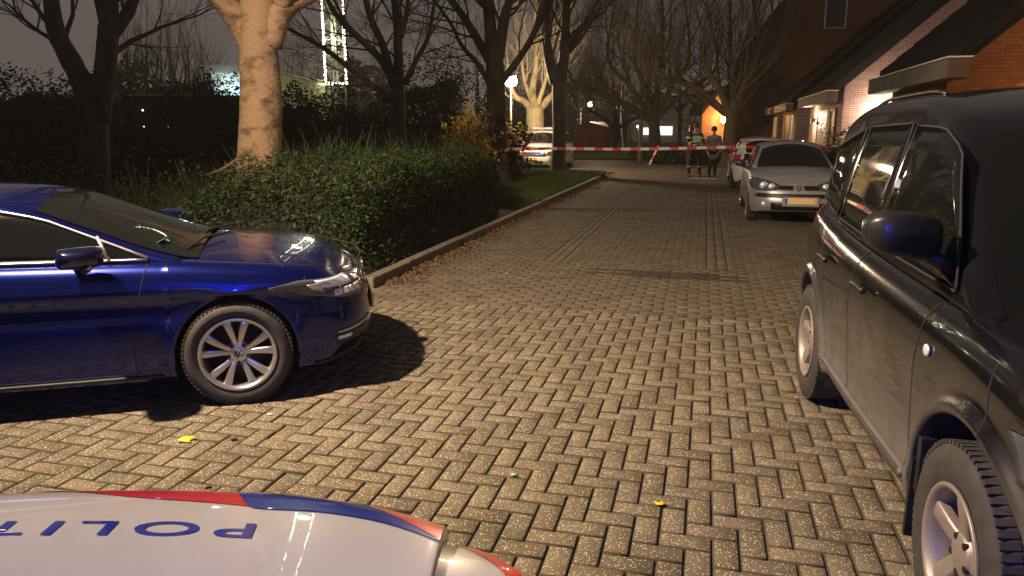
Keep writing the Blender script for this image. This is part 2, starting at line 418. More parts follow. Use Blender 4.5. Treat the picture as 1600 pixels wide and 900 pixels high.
    def plate(c, name, y, z, rear=False, w=.52, text=None, wide=True):
        s = c.syr(abs(y)) if rear else c.sy(abs(y)); p = c.body(s, z, .0); sx = -1 if rear else 1
        o = bpy.data.objects.new(name, None); C.objects.link(o); o.parent = c.root; o.location = (p[0]+sx*.008, y, z); o.rotation_euler.z = 0 if not rear else math.pi
        g = MB(); g.box((0, 0, 0), (.012, w, .11)); q = bevel(g.build('plate_base', M['plate'], o), .006)
        g = MB(); g.box((.0075, .035*-1+.02, 0), (.003, w-.075, .088)); g.build('plate_field', M['platefield'] if not text else M['plate'], o)
        g = MB(); g.box((.0075, -w/2+.024, 0), (.004, .04, .1)); g.build('country_strip', M['plateblue'], o)
        if text:
            me = text_mesh(text, .095); me.materials.append(M['black']); t = bpy.data.objects.new('plate_text', me); C.objects.link(t); t.parent = o
            t.location = (.012, .02, -.033); t.rotation_euler = (math.pi/2, 0, math.pi/2)
        return o
def wheel(root, x, y, R, rr, W, style='golf', rimmat=None, steer=0.):
    """wheel at (x, y) of the car; y<0 is the right side; outer face looks away from the car"""
    sd = -1 if y < 0 else 1
    o = bpy.data.objects.new('wheel', None); C.objects.link(o); o.parent = root; o.location = (x, y, R); o.rotation_euler.z = (math.pi if sd > 0 else 0)+steer
    # local outer face at y=-W/2
    h = W/2
    prof = [(rr, h-.01), (rr+.02, h), ((R+rr)/2, h+.012), (R-.02, h-.004), (R-.006, h-.02), (R, h-.045)]
    full = [(r, y_) for r, y_ in prof]+[(r, -y_) for r, y_ in prof[::-1]]
    g = MB(); g.lathe(full, 72); t = g.build('tyre', M['rubber'], o, True)
    g = MB()                                               # tread blocks and sidewall rib
    for k in range(72):
        a = 2*math.pi*k/72; ca, sa = math.cos(a), math.sin(a)
        for yy, sk in ((-h+.034, .02), (h-.034, -.02)):
            V = []
            for da in (-.028, .028):
                for dy in (-.026, .026):
                    for rr_ in (R-.012, R+(.0024 if style == 'suv' else .0012)):
                        b = a+da+sk*dy*8; V.append((rr_*math.cos(b), yy+dy, rr_*math.sin(b)))
            g.add(V, [(0, 1, 3, 2), (4, 6, 7, 5), (0, 4, 5, 1), (2, 3, 7, 6), (0, 2, 6, 4), (1, 5, 7, 3)])
    for yy in (-.03, 0, .03): g.lathe([(R-.01, yy-.011), (R+.0015, yy-.009), (R+.0015, yy+.009), (R-.01, yy+.011)], 60)
    g.build('tread', M['rubber'], t)
    g = MB(); g.lathe([(rr+.004, -h+.004), (rr+.004, -h-.004), (rr-.006, -h-.006), (rr-.016, -h+.002), (rr-.026, -h+.03), (rr-.03, h-.02), (rr, h)], 72)
    rm = rimmat or M['rim']
    yo = -h+.012
    def spoke(a0, a1, w0, w1, r0=.05, r1=None, dip=.018):
        r1 = r1 or rr-.012
        def pt(r, a, off, y_): return (r*math.cos(a)-off*math.sin(a), y_, r*math.sin(a)+off*math.cos(a))
        st = []
        for k in range(6):
            t = k/5; r = r0+(r1-r0)*t; a = a0+(a1-a0)*t; wd = w0+(w1-w0)*t; yf = yo+dip*(1-t)**1.5*1.0+(0.004 if k == 5 else 0)
            st.append([pt(r, a, -wd, yf+.006), pt(r, a, -wd*.75, yf), pt(r, a, wd*.75, yf), pt(r, a, wd, yf+.006), pt(r, a, wd*.8, yf+.04), pt(r, a, -wd*.8, yf+.04)])
        V = [v for s_ in st for v in s_]; F = []
        for k in range(5):
            for j in range(6): F.append((k*6+j, k*6+(j+1) % 6, (k+1)*6+(j+1) % 6, (k+1)*6+j))
        F += [tuple(range(6))[::-1], tuple(30+j for j in range(6))]; g.add(V, F)
    if style == 'golf':
        for k in range(5):
            a = 2*math.pi*(k+.25)/5
            for sg in (-1, 1): spoke(a+sg*.2, a+sg*.27, .014, .026)
    elif style == 'suv':
        for k in range(5): a = 2*math.pi*(k+.2)/5; spoke(a, a+.05, .03, .036, dip=.03)
    elif style == 'multi':
        for k in range(9): a = 2*math.pi*k/9; spoke(a, a, .014, .018)
    g.lathe([(.001, yo+.012), (.03, yo+.012), (.062, yo+.02), (.075, yo+.035), (.075, yo+.06)], 32)
    r_ = g.build('rim', rm, o, True); bevel(r_, .0015, 1)
    es = r_.modifiers.new('e', 'EDGE_SPLIT'); es.split_angle = math.radians(35)
    for k in range(5):
        a = 2*math.pi*(k+.75)/5; g = MB(); g.lathe([(.001, yo+.015), (.011, yo+.015), (.013, yo+.03)], 8, c=(.057*math.cos(a), 0, .057*math.sin(a))); g.build('wheel_bolt', M['rimdark'], o)
    g = MB(); g.lathe([(.001, yo+.07), (rr-.03, yo+.07), (rr-.03, yo+.09)], 32); g.lathe([(.12, yo+.055), (.12, yo+.062), (.001, yo+.062)], 32); g.lathe([(.001, yo+.05), (.13, yo+.05), (.13, yo+.06)], 32)
    g.build('brake_disc', M['rimdark'], o, True)
    if style == 'golf':                                    # hub cap emblem: V over W in a ring
        g = MB(); g.lathe([(.001, yo+.008), (.028, yo+.008), (.031, yo+.013)], 32); cp = g.build('hub_cap', M['rimdark'], o, True)
        emblem(cp, 'vw', .026, (0, yo+.006, 0), 'y')
    return o
def emblem(parent, kind, r, loc, axis):
    """small raised badge; axis 'y': faces -y, axis 'x': faces +x"""
    g = MB(); T = []
    if kind == 'vw':
        g.tube([(r*math.cos(a), 0, r*math.sin(a)) for a in np.linspace(0, 2*math.pi, 33)], r*.08, 6)
        V_ = [(-.38, .86), (0, .12), (.38, .86)]; W_ = [(-.82, .42), (-.42, -.72), (0, .0), (.42, -.72), (.82, .42)]
        for L in (V_, W_): g.tube([(x*r, 0, z*r) for x, z in L], r*.09, 5)
    else:
        L = [(0, 1), (.62, 0), (0, -1), (-.62, 0), (0, 1)]
        g.tube([(x*r, 0, z*r) for x, z in L], r*.16, 5); g.tube([(x*r*.5, 0, z*r*.5) for x, z in L], r*.09, 5)
    o = g.build('badge', M['chrome'], parent, True); o.location = loc
    if axis == 'x': o.rotation_euler.z = math.pi/2
    return o
def mirror(root, x, y, z, m, size=(.10, .13, .08), arm=True, strip=False, rz=0.):
    sd = -1 if y < 0 else 1; g = MB(); V = []; F = []; n = 16; h = 10
    for a in range(h+1):
        t = a/h; yy = math.sin(math.pi/2*(-1+2*t))         # along the width
        k = max(max(1-abs(yy)**3.6, 0)**.5, .02)
        for b in range(n):
            f = 2*math.pi*b/n; cx = math.copysign(abs(math.cos(f))**.4, math.cos(f)); cz = math.copysign(abs(math.sin(f))**.4, math.sin(f))
            V.append((cx*size[0]*k*(.55 if cx < 0 else 1), yy*size[1], cz*size[2]*k*(.82+.18*(1-yy*sd)/2)+.012*yy*sd))
    for a in range(h):
        for b in range(n): F.append((a*n+b, a*n+(b+1) % n, (a+1)*n+(b+1) % n, (a+1)*n+b))
    g.add(V, F); o = g.build('door_mirror', m, root, True); o.location = (x, y, z); o.rotation_euler.z = rz
    if arm:
        g = MB(); g.tube([(0, -sd*size[1]*.55, -size[2]*.75), (.01, -sd*size[1]*1.1, -size[2]*1.15), (.015, -sd*(size[1]+.09), -size[2]*1.3)], [.028, .026, .034], 8); g.build('mirror_foot', M['black'], o, True)
    if strip:
        g = MB(); g.tube([(size[0]*.62+.004-.03*abs(q)**2, q*size[1]*.88, -size[2]*.62) for q in np.linspace(-1, 1, 12)], .0085, 6); g.build('indicator_strip', M['satin'], o, True)
        g = MB(); g.tube([(size[0]*.5-.03*abs(q)**2, q*size[1]*.8, -size[2]*.8) for q in np.linspace(-1, 1, 12)], .02, 6); g.build('mirror_base', M['black'], o, True)
    return o
# ================================================================== CARS
def shut(c, xs_pts, g, side=-1): c.line([(c.sx(x), z) for x, z in xs_pts], .0026, None, side, 0., g=g)
def tube_on(c, name, P, r, m, side=-1, off=.0, parent=None):
    g = MB(); c.line(P, r, None, side, off, g=g, n=14); return g.build(name, m, parent or c.root, True)
def hoodlines(c, P, r=.0035, g=None, off=0.):
    Q = [];
    for (x0, y0), (x1, y1) in zip(P, P[1:]):
        for k in range(14): t = k/14; Q.append(c.hood(x0+(x1-x0)*t, y0+(y1-y0)*t, off))
    Q.append(c.hood(*P[-1], off)); g.tube(Q, r, 5)

# ---- deep blue hatchback, seen from its right side
def blue_hatch():
    R = .318; z0 = .5
    sp = dict(wb=2.63, W=.90, R=R, arch=.352, sill=.19, crown=2.6, lean=.30, lean2=.25, bowf=.16, bowr=.10, rcrown=.055, xh=-1.08, xr=-3.15, xg0=-.30, xg1=-3.40,
        plan=[(.85, 0), (.842, .25), (.80, .48), (.715, .66), (.585, .785), (.40, .855), (.12, .885), (-.5, .895), (-1.3, .90), (-2.1, .90), (-2.7, .885), (-3.05, .845), (-3.28, .73), (-3.39, .48), (-3.41, 0)],
        zsh=[(.85, .725), (.75, .745), (.55, .785), (.3, .82), (0, .85), (-.4, .88), (-1.2, .895), (-2.3, .91), (-3.41, .93)],
        zc=[(.85, .74), (.80, .785), (.65, .835), (.35, .885), (0, .915), (-.25, .935), (-.5, .94), (-3.41, .94)],
        roof=[(.3, .92), (-.12, .935), (-.28, .975), (-.66, 1.12), (-1.0, 1.245), (-1.25, 1.292), (-1.8, 1.315), (-2.5, 1.305), (-3.0, 1.26), (-3.2, 1.2), (-3.4, .95)],
        side=[(.15, .05), (.20, .028), (.26, .03), (.34, .020), (.5, .022), (.62, .034), (.668, .034), (.69, .006), (.72, .001), (.78, .010), (.85, .026), (.95, .05)],
        front=[(0, .10), (.1, .05), (.22, .015), (.4, .0), (.55, .008), (.7, .02), (.85, .05), (1, .10)])
    yaw = math.atan2(.26, .966); root = thing('parked_car', 'deep blue hatchback with silver ten-spoke wheel parked beside the hedge', 'car', (-1.88, 5.12, 0), yaw)
    c = Car(sp, root, M['bluepaint']); b = c.shell(); c.cabin()
    # bonnet panel lines, door lines
    g = MB(); shut(c, [(-.46, .88), (-.50, .72), (-.57, .5), (-.56, .24)], g); shut(c, [(-1.62, .90), (-1.66, .6), (-1.66, .25)], g)
    shut(c, [(-.56, .235), (-1.66, .235), (-2.2, .235)], g); shut(c, [(.42, .765), (.34, .66)], g)
    hoodlines(c, [(-.28, -.76), (-.1, -.765), (.2, -.76), (.45, -.73), (.62, -.64), (.74, -.45), (.785, -.2), (.79, 0), (.785, .2), (.74, .45), (.62, .64), (.45, .73), (.2, .76), (-.28, .76)], .0035, g)
    g.build('panel_gaps', M['liner'], root)
    # sharp swage line reflections come from the shell; windows with bright trim
    for sd in (-1, 1):
        c.window('front_side_window', [(-1.60, .912), (-1.1, .908), (-.46, .902)], [(-1.60, 1.225), (-1.30, 1.21), (-1.0, 1.145), (-.68, 1.01), (-.46, .914)], sd, trim=('satin', .0085))
        c.window('rear_side_window', [(-2.9, .94), (-1.70, .918)], [(-2.9, 1.06), (-2.6, 1.18), (-2.1, 1.232), (-1.70, 1.232)], sd, trim=('satin', .0085))
    g = MB(); a, b2 = c.gpt(-.66, .905, -1, .012), c.gpt(-.72, 1.04, -1, .012); g.tube([a, b2], .011, 6); g.build('window_pillar', M['satin'], root, True)
    ws = c.screen('windscreen', -.20, -1.06, .085, .075)
    c.screen('rear_window', -3.36, -3.16, .12)
    g = MB(); g.lathe([(.001, 0), (.042, 0), (.042, .003), (.001, .003)], 24); st = g.build('sticker', M['green'], ws); p = Vector((-.42, -.56, c.top(-.42, .72)+.014)); st.location = p; st.rotation_euler = (math.radians(90), 0, 0); st.rotation_euler = (math.radians(62), 0, math.radians(80)); st.scale = (1, 1, 1)
    g = MB(); g.tube([(-.10, -.1, .955), (-.2, -.35, .965), (-.28, -.60, c.top(-.28, .8)+.016)], .008, 6); g.tube([(-.10, .45, .95), (-.2, .1, c.top(-.2,.1)+.016), (-.22, -.1, c.top(-.22,.1)+.016)], .008, 6); g.build('wipers', M['black'], root)
    # headlight
    S = c.sx; Y = c.sy
    bot = [(S(.20), .705), (S(.42), .645), (S(.66), .60), (Y(.50), .605), (Y(.38), .635)]; tp = [(S(.20), .714), (S(.38), .748), (S(.58), .742), (Y(.54), .72), (Y(.38), .69)]
    for sd in (-1, 1):
        hl = c.patch('headlight', bot, tp, M['lens'], sd, .006, 26, 8)
        def sub(n, b_, t_, m, off=.011): c.patch(n, b_, t_, m, sd, off, 8, 5, hl, .004)
        sub('reflector', [(S(.50), .680), (Y(.62), .672)], [(S(.47), .738), (Y(.62), .730)], M['reflector'])
        sub('reflector', [(Y(.53), .672), (Y(.46), .668)], [(Y(.53), .708), (Y(.46), .695)], M['reflector'])
        a0, a1 = S(.60), Y(.52)
        for k in range(4):
            u0 = a0+(a1-a0)*k/4; u1 = a0+(a1-a0)*(k+.86)/4; sub('daylight_strip', [(u0, .620), (u1, .620)], [(u0, .660), (u1, .660)], M['reflector'])
        sub('indicator', [(Y(.50), .63), (Y(.45), .632)], [(Y(.50), .66), (Y(.45), .66)], M['amber'])
        sub('bezel', [(S(.46), .672), (S(.53), .655)], [(S(.42), .715), (S(.50), .722)], M['satin'])
        # bumper blade, fog lamp pocket
        tube_on(c, 'bumper_strip', [(S(.60), .385), (Y(.72), .39), (Y(.55), .405), (Y(.45), .42)], .011, M['satin'], sd, .006)
        f = c.patch('fog_lamp_pocket', [(S(.60), .30), (Y(.66), .30), (Y(.48), .30)], [(S(.56), .365), (Y(.66), .372), (Y(.48), .385)], M['black'], sd, .004, 10)
        c.patch('fog_lamp', [(S(.60), .335), (Y(.70), .335)], [(S(.60), .358), (Y(.70), .362)], M['reflector'], sd, .010, 8, 4, f, .004)
    c.front('grille', -.37, .37, .635, .685, M['black'], .004); g = MB()
    for z in (.645, .672): g.tube([(lambda p: (p[0]+.012, y, z))(c.body(c.sy(abs(y)), z)) for y in np.linspace(-.36, .36, 15)], .006, 5)
    g.build('grille_bar', M['chrome'], root, True)
    bd = emblem(root, 'vw', .062, (c.body(0, .665)[0]+.022, 0, .672), 'x'); g = MB(); g.ball((0, .008, 0), (.062, .012, .062), 20); g.build('badge_disc', M['black'], bd, True)
    c.front('lower_grille', -.50, .50, .27, .37, M['black'], .003); c.plate('number_plate', 0, .46)
    tube_on(c, 'sill_strip', [(S(-.42), .215), (S(-1.2), .212), (S(-2.2), .212)], .014, M['rimdark'], -1, .0)
    tube_on(c, 'front_lip', [(Y(.02), .21), (Y(.4), .21), (Y(.66), .21), (S(.45), .205)], .012, M['black'], -1, .004)
    mirror(root, -.78, -(.90+.13), .965, M['navyshell'], (.15, .15, .066), True, True, .25); mirror(root, -.66, .90+.12, .955, M['bluepaint'], (.13, .155, .068), True, True, -.25)
    for sd in (-1, 1):
        c.patch('tail_light', [(S(-3.05), .80), (c.syr(.5), .80)], [(S(-3.05), .93), (c.syr(.5), .93)], M['redlamp'], sd)
        c.line([(S(-1.42), .80), (S(-1.60), .803)], .012, M['bluepaint'], sd, .02, 'door_handle')
    for x in (0, -2.63):
        for sd in (-1, 1): wheel(root, x, sd*.787, R, .222, .205, 'golf')
    return root
blue_hatch()

# ---- dusty black SUV close on the right, facing the camera side
def suv():
    R = .352
    sp = dict(wb=2.41, W=.875, R=R, arch=.435, sill=.30, flare=.03, crown=3., lean=.12, lean2=.16, bowf=.10, bowr=.05, rcrown=.05, xh=-.85, xr=-3.0, xg0=-.20, xg1=-3.10, ledge=.0, rad=.075,
        plan=[(.74, 0), (.735, .3), (.70, .55), (.62, .70), (.48, .79), (.28, .835), (0, .85), (-.6, .865), (-1.3, .875), (-2.0, .87), (-2.5, .86), (-2.85, .82), (-3.02, .70), (-3.10, .4), (-3.12, 0)],
        zsh=[(.74, .90), (.6, .94), (.3, .99), (0, 1.03), (-.4, 1.06), (-1.2, 1.08), (-2.2, 1.12), (-2.7, 1.16), (-3.12, 1.18)],
        zc=[(.74, .92), (.6, .98), (.2, 1.04), (-.2, 1.075), (-.5, 1.08), (-3.12, 1.1)],
        roof=[(.2, 1.05), (-.1, 1.07), (-.25, 1.16), (-.6, 1.49), (-.85, 1.68), (-1.1, 1.765), (-1.6, 1.84), (-2.3, 1.83), (-2.75, 1.76), (-3.0, 1.64), (-3.1, 1.2)],
        side=[(.28, .05), (.33, .035), (.40, .02), (.46, .024), (.55, .018), (.75, .004), (.85, .0), (.95, .008), (1.05, .03), (1.15, .045)],
        front=[(0, .12), (.1, .05), (.22, .01), (.4, 0), (.6, .005), (.8, .03), (.92, .06), (1, .10)])
    f = Vector((-.197, -.98, 0)); root = thing('parked_suv', 'dusty black SUV with roof rails close to the camera', 'car', (2.205, 1.91, 0), math.atan2(f.y, f.x))
    c = Car(sp, root, M['dusty']); c.shell(); c.cabin(); S = c.sx; Y = c.sy
    g = MB(); shut(c, [(-.47, 1.05), (-.50, .8), (-.52, .34)], g); shut(c, [(-1.42, 1.08), (-1.45, .8), (-1.43, .5), (-1.36, .34)], g)
    shut(c, [(-2.28, 1.10), (-2.20, .95), (-2.05, .72), (-1.93, .52), (-1.90, .36)], g); shut(c, [(-.52, .335), (-1.36, .335), (-1.90, .335)], g); shut(c, [(.05, .99), (.12, .77)], g)
    g.build('panel_gaps', M['liner'], root)
    tube_on(c, 'sill_moulding', [(S(-.47), .395), (S(-1.2), .395), (S(-1.92), .395)], .016, M['dusty'], -1, .004)
    for sd in (-1, 1):
        c.window('front_side_window', [(-1.36, 1.12), (-.9, 1.11), (-.42, 1.10)], [(-1.36, 1.66), (-1.02, 1.65), (-.76, 1.57), (-.52, 1.30), (-.42, 1.12)], sd, trim=('liner', .005))
        c.window('rear_side_window', [(-2.18, 1.15), (-1.42, 1.12)], [(-2.12, 1.655), (-1.42, 1.67)], sd, trim=('liner', .005))
        c.window('quarter_window', [(-2.86, 1.22), (-2.26, 1.16)], [(-2.80, 1.53), (-2.20, 1.645)], sd, trim=('liner', .005))
        tube_on(c, 'belt_trim', [(S(-.6), 1.055), (S(-1.4), 1.07), (S(-2.2), 1.10)], .009, M['rimdark'], sd, -.016)
        # roof rails
        h = MB(); P = []
        for k in range(14):
            x = -1.5-1.15*k/13; zb, ze, ye = c.sec(x); P.append((x, sd*(ye-.10), c.top(x, .85)+.016*min(1, min(k, 13-k)*.7)+.002))
        h.tube(P, .010, 8); h.build('roof_rail', M['black'], root, True)
        for x in (-.62, -1.62):
            q = MB(); p = c.body(S(x-.62 if x < -1 else x-.62), .93, .0)
        for nm, x in (('door_handle', -1.22), ('door_handle', -2.02)):
            h = MB(); c.line([(S(x-.09), .945), (S(x), .95), (S(x+.09), .945)], .017, None, sd, .028, g=h); c.line([(S(x-.1), .945), (S(x-.1), .9451)], .02, None, sd, .012, g=h); o = h.build(nm, M['black'], root, True)
    c.screen('windscreen', -.18, -.86, .09, .08); c.screen('rear_window', -3.08, -3.0, .1)
    h = MB(); p = c.body(S(-.38), .90, .006); h.ball((p[0], -p[1], p[2]), (.026, .009, .022), 16); h.build('side_indicator', M['reflector'], root, True)
    b = [(S(.30), .74), (S(.55), .70), (Y(.50), .70), (Y(.40), .72)]; t = [(S(.22), .86), (S(.5), .89), (Y(.5), .87), (Y(.4), .85)]
    for sd in (-1, 1):
        c.patch('headlight', b, t, M['lens'], sd, .006, 20)
        c.patch('tail_light', [(S(-2.9), .85), (c.syr(.6), .85)], [(S(-2.9), 1.15), (c.syr(.6), 1.15)], M['redlamp'], sd)
        h = MB(); h.box((-.36, sd*.79, .36), (.02, .17, .30)); h.box((-.33, sd*.84, .50), (.035, .05, .20)); h.build('mud_flap', M['black'], root)
    c.front('grille', -.36, .36, .73, .85, M['black']); c.plate('number_plate', 0, .5)
    mirror(root, -.52, -(.875+.07), 1.285, M['gloss'], (.09, .135, .088), True, False, .06); mirror(root, -.52, .875+.05, 1.285, M['dusty'], (.10, .15, .092))
    for x in (0, -2.41):
        for sd in (-1, 1): wheel(root, x, sd*.755, R, .215, .215, 'suv', M['dullrim'])
    return root
suv()

# ---- silver hatchback further down on the right
def small_hatch(name, label, loc, yaw, paint, white=False):
    R = .290
    sp = dict(wb=2.47, W=.82, R=R, arch=.325, sill=.20, crown=2.6, lean=.34, lean2=.3, bowf=.16, bowr=.10, rcrown=.055, xh=-1.1, xr=-2.85, xg0=-.42, xg1=-3.02,
        plan=[(.76, 0), (.748, .25), (.69, .48), (.59, .63), (.44, .735), (.25, .785), (0, .805), (-.6, .815), (-1.3, .82), (-2.0, .815), (-2.5, .80), (-2.8, .74), (-2.97, .60), (-3.05, .35), (-3.07, 0)],
        zsh=[(.76, .70), (.65, .735), (.45, .80), (.2, .86), (-.1, .90), (-.42, .93), (-1.2, .94), (-2.3, .97), (-3.07, .99)],
        zc=[(.76, .71), (.68, .76), (.5, .83), (.2, .91), (-.1, .955), (-.45, .98), (-3.07, .985)],
        roof=[(.3, .94), (-.22, .975), (-.36, 1.03), (-.75, 1.23), (-1.05, 1.36), (-1.3, 1.405), (-1.7, 1.42), (-2.3, 1.40), (-2.75, 1.345), (-2.9, 1.29), (-3.02, 1.0)],
        side=[(.18, .05), (.25, .03), (.35, .012), (.55, .006), (.7, .0), (.8, .01), (.9, .03), (1.0, .05)],
        front=[(0, .10), (.1, .05), (.25, .01), (.4, 0), (.55, .012), (.7, .03), (.85, .06), (1, .11)])
    root = thing(name, label, 'car', loc, yaw); c = Car(sp, root, paint); c.shell(); c.cabin(); S = c.sx; Y = c.sy
    g = MB()
    for sd in (-1, 1):
        shut(c, [(-.45, .92), (-.47, .6), (-.44, .26)], g, sd); shut(c, [(-1.75, .95), (-1.80, .6), (-1.78, .26)], g, sd)
        c.window('front_side_window', [(-1.70, .965), (-.60, .945)], [(-1.70, 1.32), (-1.25, 1.30), (-.95, 1.19), (-.60, .96)], sd, trim=('black', .007))
        c.window('rear_side_window', [(-2.6, .995), (-1.80, .97)], [(-2.45, 1.26), (-1.80, 1.32)], sd, trim=('black', .007))
        mirror(root, -.66, sd*(.82+.11), 1.0, M['black'], (.07, .105, .07))
        if not white:
            hb = [(S(.30), .665), (S(.50), .59), (Y(.52), .585), (Y(.36), .60)]; ht = [(S(.16), .815), (S(.42), .80), (Y(.55), .755), (Y(.34), .695)]
            hl = c.patch('headlight', hb, ht, M['lens'], sd, .006, 22, 6)
            for yy, zz, rr_ in ((.60, .672, .072), (.46, .655, .064)):
                p = c.body(Y(yy), zz, .012); h = MB(); h.ball((p[0]-.02, sd*p[1], p[2]), (.035, rr_, rr_), 18); h.build('reflector', M['reflector'], hl, True)
            p = c.body(Y(.55), .36, .004); h = MB(); h.ball((p[0]-.012, sd*p[1], p[2]), (.03, .05, .05), 16); o = h.build('fog_lamp', M['reflector'], root, True)
            c.front('upper_grille', sd*.35, sd*.09, .605, .675, M['black'], .005)
        tl = c.patch('tail_light', [(S(-2.74), .74), (c.syr(.60), .66)], [(S(-2.66), .955), (c.syr(.60), .93)], M['redlamp'], sd, .006, 16)
    g.build('panel_gaps', M['liner'], root)
    c.screen('windscreen', -.30, -1.02, .08, .07); c.screen('rear_window', -3.0, -2.86, .1)
    if white:
        c.front('rear_glass', -.50, .50, .80, .965, M['glass'], .005, rear=True); h = MB()
        V = []
        for y in np.linspace(-.56, .56, 15): V.append((-2.90-.13*(1-(y/.58)**2)**.5, y, 1.345-.03*(y/.56)**2))
        h.tube(V, .022, 6); h.build('roof_spoiler', paint, root, True)
        c.plate('number_plate', 0, .52, rear=True)
    else:
        c.front('bumper_moulding', -.70, .70, .475, .545, M['black'], .008); c.front('lower_grille', -.44, .44, .26, .385, M['black'], .005)
        pl = c.plate('number_plate', 0.04, .425); h = MB(); h.box((-.005, 0, -.01), (.01, .6, .16)); h.build('plate_bracket', M['silver'], pl)
        emblem(root, 'diamond', .062, (c.body(0, .64)[0]+.032, 0, .635), 'x')
    for x in (0, -2.47):
        for sd in (-1, 1): wheel(root, x, sd*.715, R, .19, .175, 'multi')
    return root
RY = math.atan2(-RD.y, -RD.x)
pR = at(1165, 343); ln = Vector((RD.y, -RD.x, 0)); fw = -RD; lf = Vector((-fw.y, fw.x, 0))
small_hatch('parked_car', 'silver hatchback with yellow number plate facing the camera', pR+lf*.80, RY, M['silver'])
pW = at(1141, 293); fw = RD; lf = Vector((-fw.y, fw.x, 0))
small_hatch('parked_car', 'white hatchback with red tail lamp parked beyond the silver car', pW-lf*.78+fw*2.47, math.atan2(RD.y, RD.x), M['white'], True)

# ---- police cars
def police(near, loc, yaw, label):
    R = .32
    sp = dict(wb=2.70, W=.93, R=R, arch=.355, sill=.20, crown=2.8, lean=.24, lean2=.2, bowf=.16, bowr=.08, rcrown=.05, xh=-1.15, xr=-3.35, xg0=-.42, xg1=-3.52,
        plan=[(.85, 0), (.84, .25), (.795, .47), (.73, .690), (.595, .812), (.38, .892), (0, .92), (-.6, .93), (-1.3, .93), (-2.1, .93), (-2.7, .91), (-3.2, .85), (-3.45, .68), (-3.53, .4), (-3.55, 0)],
        zsh=[(.85, .84), (.75, .86), (.55, .89), (.3, .92), (0, .955), (-.42, .99), (-1.2, 1.0), (-2.3, 1.02), (-3.55, 1.04)],
        zc=[(.85, .85), (.8, .875), (.7, .91), (.5, .955), (.2, 1.0), (-.1, 1.03), (-.45, 1.05), (-3.55, 1.05)],
        roof=[(.3, .98), (-.2, 1.03), (-.38, 1.09), (-.8, 1.32), (-1.15, 1.49), (-1.4, 1.55), (-1.9, 1.58), (-2.6, 1.57), (-3.2, 1.52), (-3.42, 1.42), (-3.52, 1.06)],
        side=[(.18, .05), (.25, .03), (.35, .012), (.55, .006), (.75, .0), (.85, .01), (.95, .03), (1.05, .05)],
        front=[(0, .10), (.1, .05), (.25, .01), (.4, 0), (.55, .008), (.7, .02), (.85, .045), (1, .09)])
    root = thing('police_car', label, 'police car', loc, yaw); c = Car(sp, root, M['polwhite']); c.shell(); c.cabin(); S = c.sx; Y = c.sy
    g = MB()
    for sd in (-1, 1):
        shut(c, [(-.48, .97), (-.50, .6), (-.48, .26)], g, sd); shut(c, [(-1.55, .98), (-1.60, .6), (-1.58, .26)], g, sd)
        c.window('front_side_window', [(-1.50, 1.03), (-.66, 1.01)], [(-1.50, 1.43), (-1.25, 1.41), (-1.0, 1.29), (-.66, 1.03)], sd, trim=('black', .007))
        c.window('rear_side_window', [(-2.5, 1.05), (-1.60, 1.03)], [(-2.4, 1.44), (-1.60, 1.44)], sd, trim=('black', .007))
        c.window('quarter_window', [(-3.25, 1.08), (-2.6, 1.06)], [(-3.1, 1.36), (-2.5, 1.43)], sd, trim=('black', .007))
        mirror(root, -.72, sd*(.90+.12), 1.08, M['black'], (.08, .12, .085))
        hd = .07 if near else 0.
        hl = c.patch('headlight', [(S(.32), .66-hd), (S(.55), .60-hd), (Y(.52), .59-hd), (Y(.40), .61-hd)], [(S(.25), .75-hd), (S(.5), .76-hd), (Y(.55), .73-hd), (Y(.40), .68-hd)], M['lens'], sd, .006, 20)
        for yy in (.63, .51):
            p = c.body(Y(yy), .675-hd, .008); h = MB(); h.ball((p[0]-.02, sd*p[1], p[2]), (.035, .05, .05), 14); h.build('reflector', M['reflector'], hl, True)
        c.patch('tail_light', [(S(-3.2), .80), (c.syr(.6), .80)], [(S(-3.2), 1.0), (c.syr(.6), 1.0)], M['redlamp'], sd)
        # red and blue diagonal film on the flanks, the word on the doors
        for k, (x0, m) in enumerate(((-.55, 'polred'), (-.95, 'polblue'), (-2.55, 'polred'), (-2.95, 'polblue'))):
            c.patch('side_stripe', [(S(x0), .52), (S(x0-.22), .52)], [(S(x0-.28), .90), (S(x0-.50), .90)] if sd < 0 or True else None, M[m], sd, .004, 6, 12)
        me = text_mesh('POLITIE', .26); me.materials.append(M['polblue']); me.transform(Matrix.Rotation(math.pi/2, 4, 'X')); t = bpy.data.objects.new('door_lettering', me); C.objects.link(t); t.parent = root
        for v in me.vertices:
            xx = (-1.75+(v.co.x if sd < 0 else -v.co.x)); zz = .60+v.co.z; p = c.body(S(xx), zz, .005); v.co = Vector((p[0], sd*p[1], p[2]))
    g.build('panel_gaps', M['liner'], root)
    c.screen('windscreen', -.30, -1.1, .085, .075); c.screen('rear_window', -3.5, -3.36, .12)
    c.front('grille', -.38, .38, .60, .70, M['black'], .004); c.front('lower_grille', -.5, .5, .27, .38, M['black'], .004)
    pl_ = c.plate('number_plate', 0, .47)
    if not near:                                            # characters too small to read in the photograph: three dark groups
        g = MB(); [g.box((.0105, y, 0), (.002, w_, .05)) for y, w_ in ((-.14, .09), (.02, .13), (.17, .06))]; g.build('plate_characters', M['rimdark'], pl_)
    if not near:
        c.front('bonnet_film', -.62, .62, .55, .64, M['polblue'], .006)
        c.front('bonnet_film', -.60, .60, .705, .735, M['polred'], .006)
    # bonnet skin standing 18 mm proud of the wings, with folded edges
    def edge(y):                                           # x of the leading edge of the bonnet at this y
        return .815-.155*abs(y/.66)**2.6
    YS = np.linspace(-.655, .655, 61); K = 44
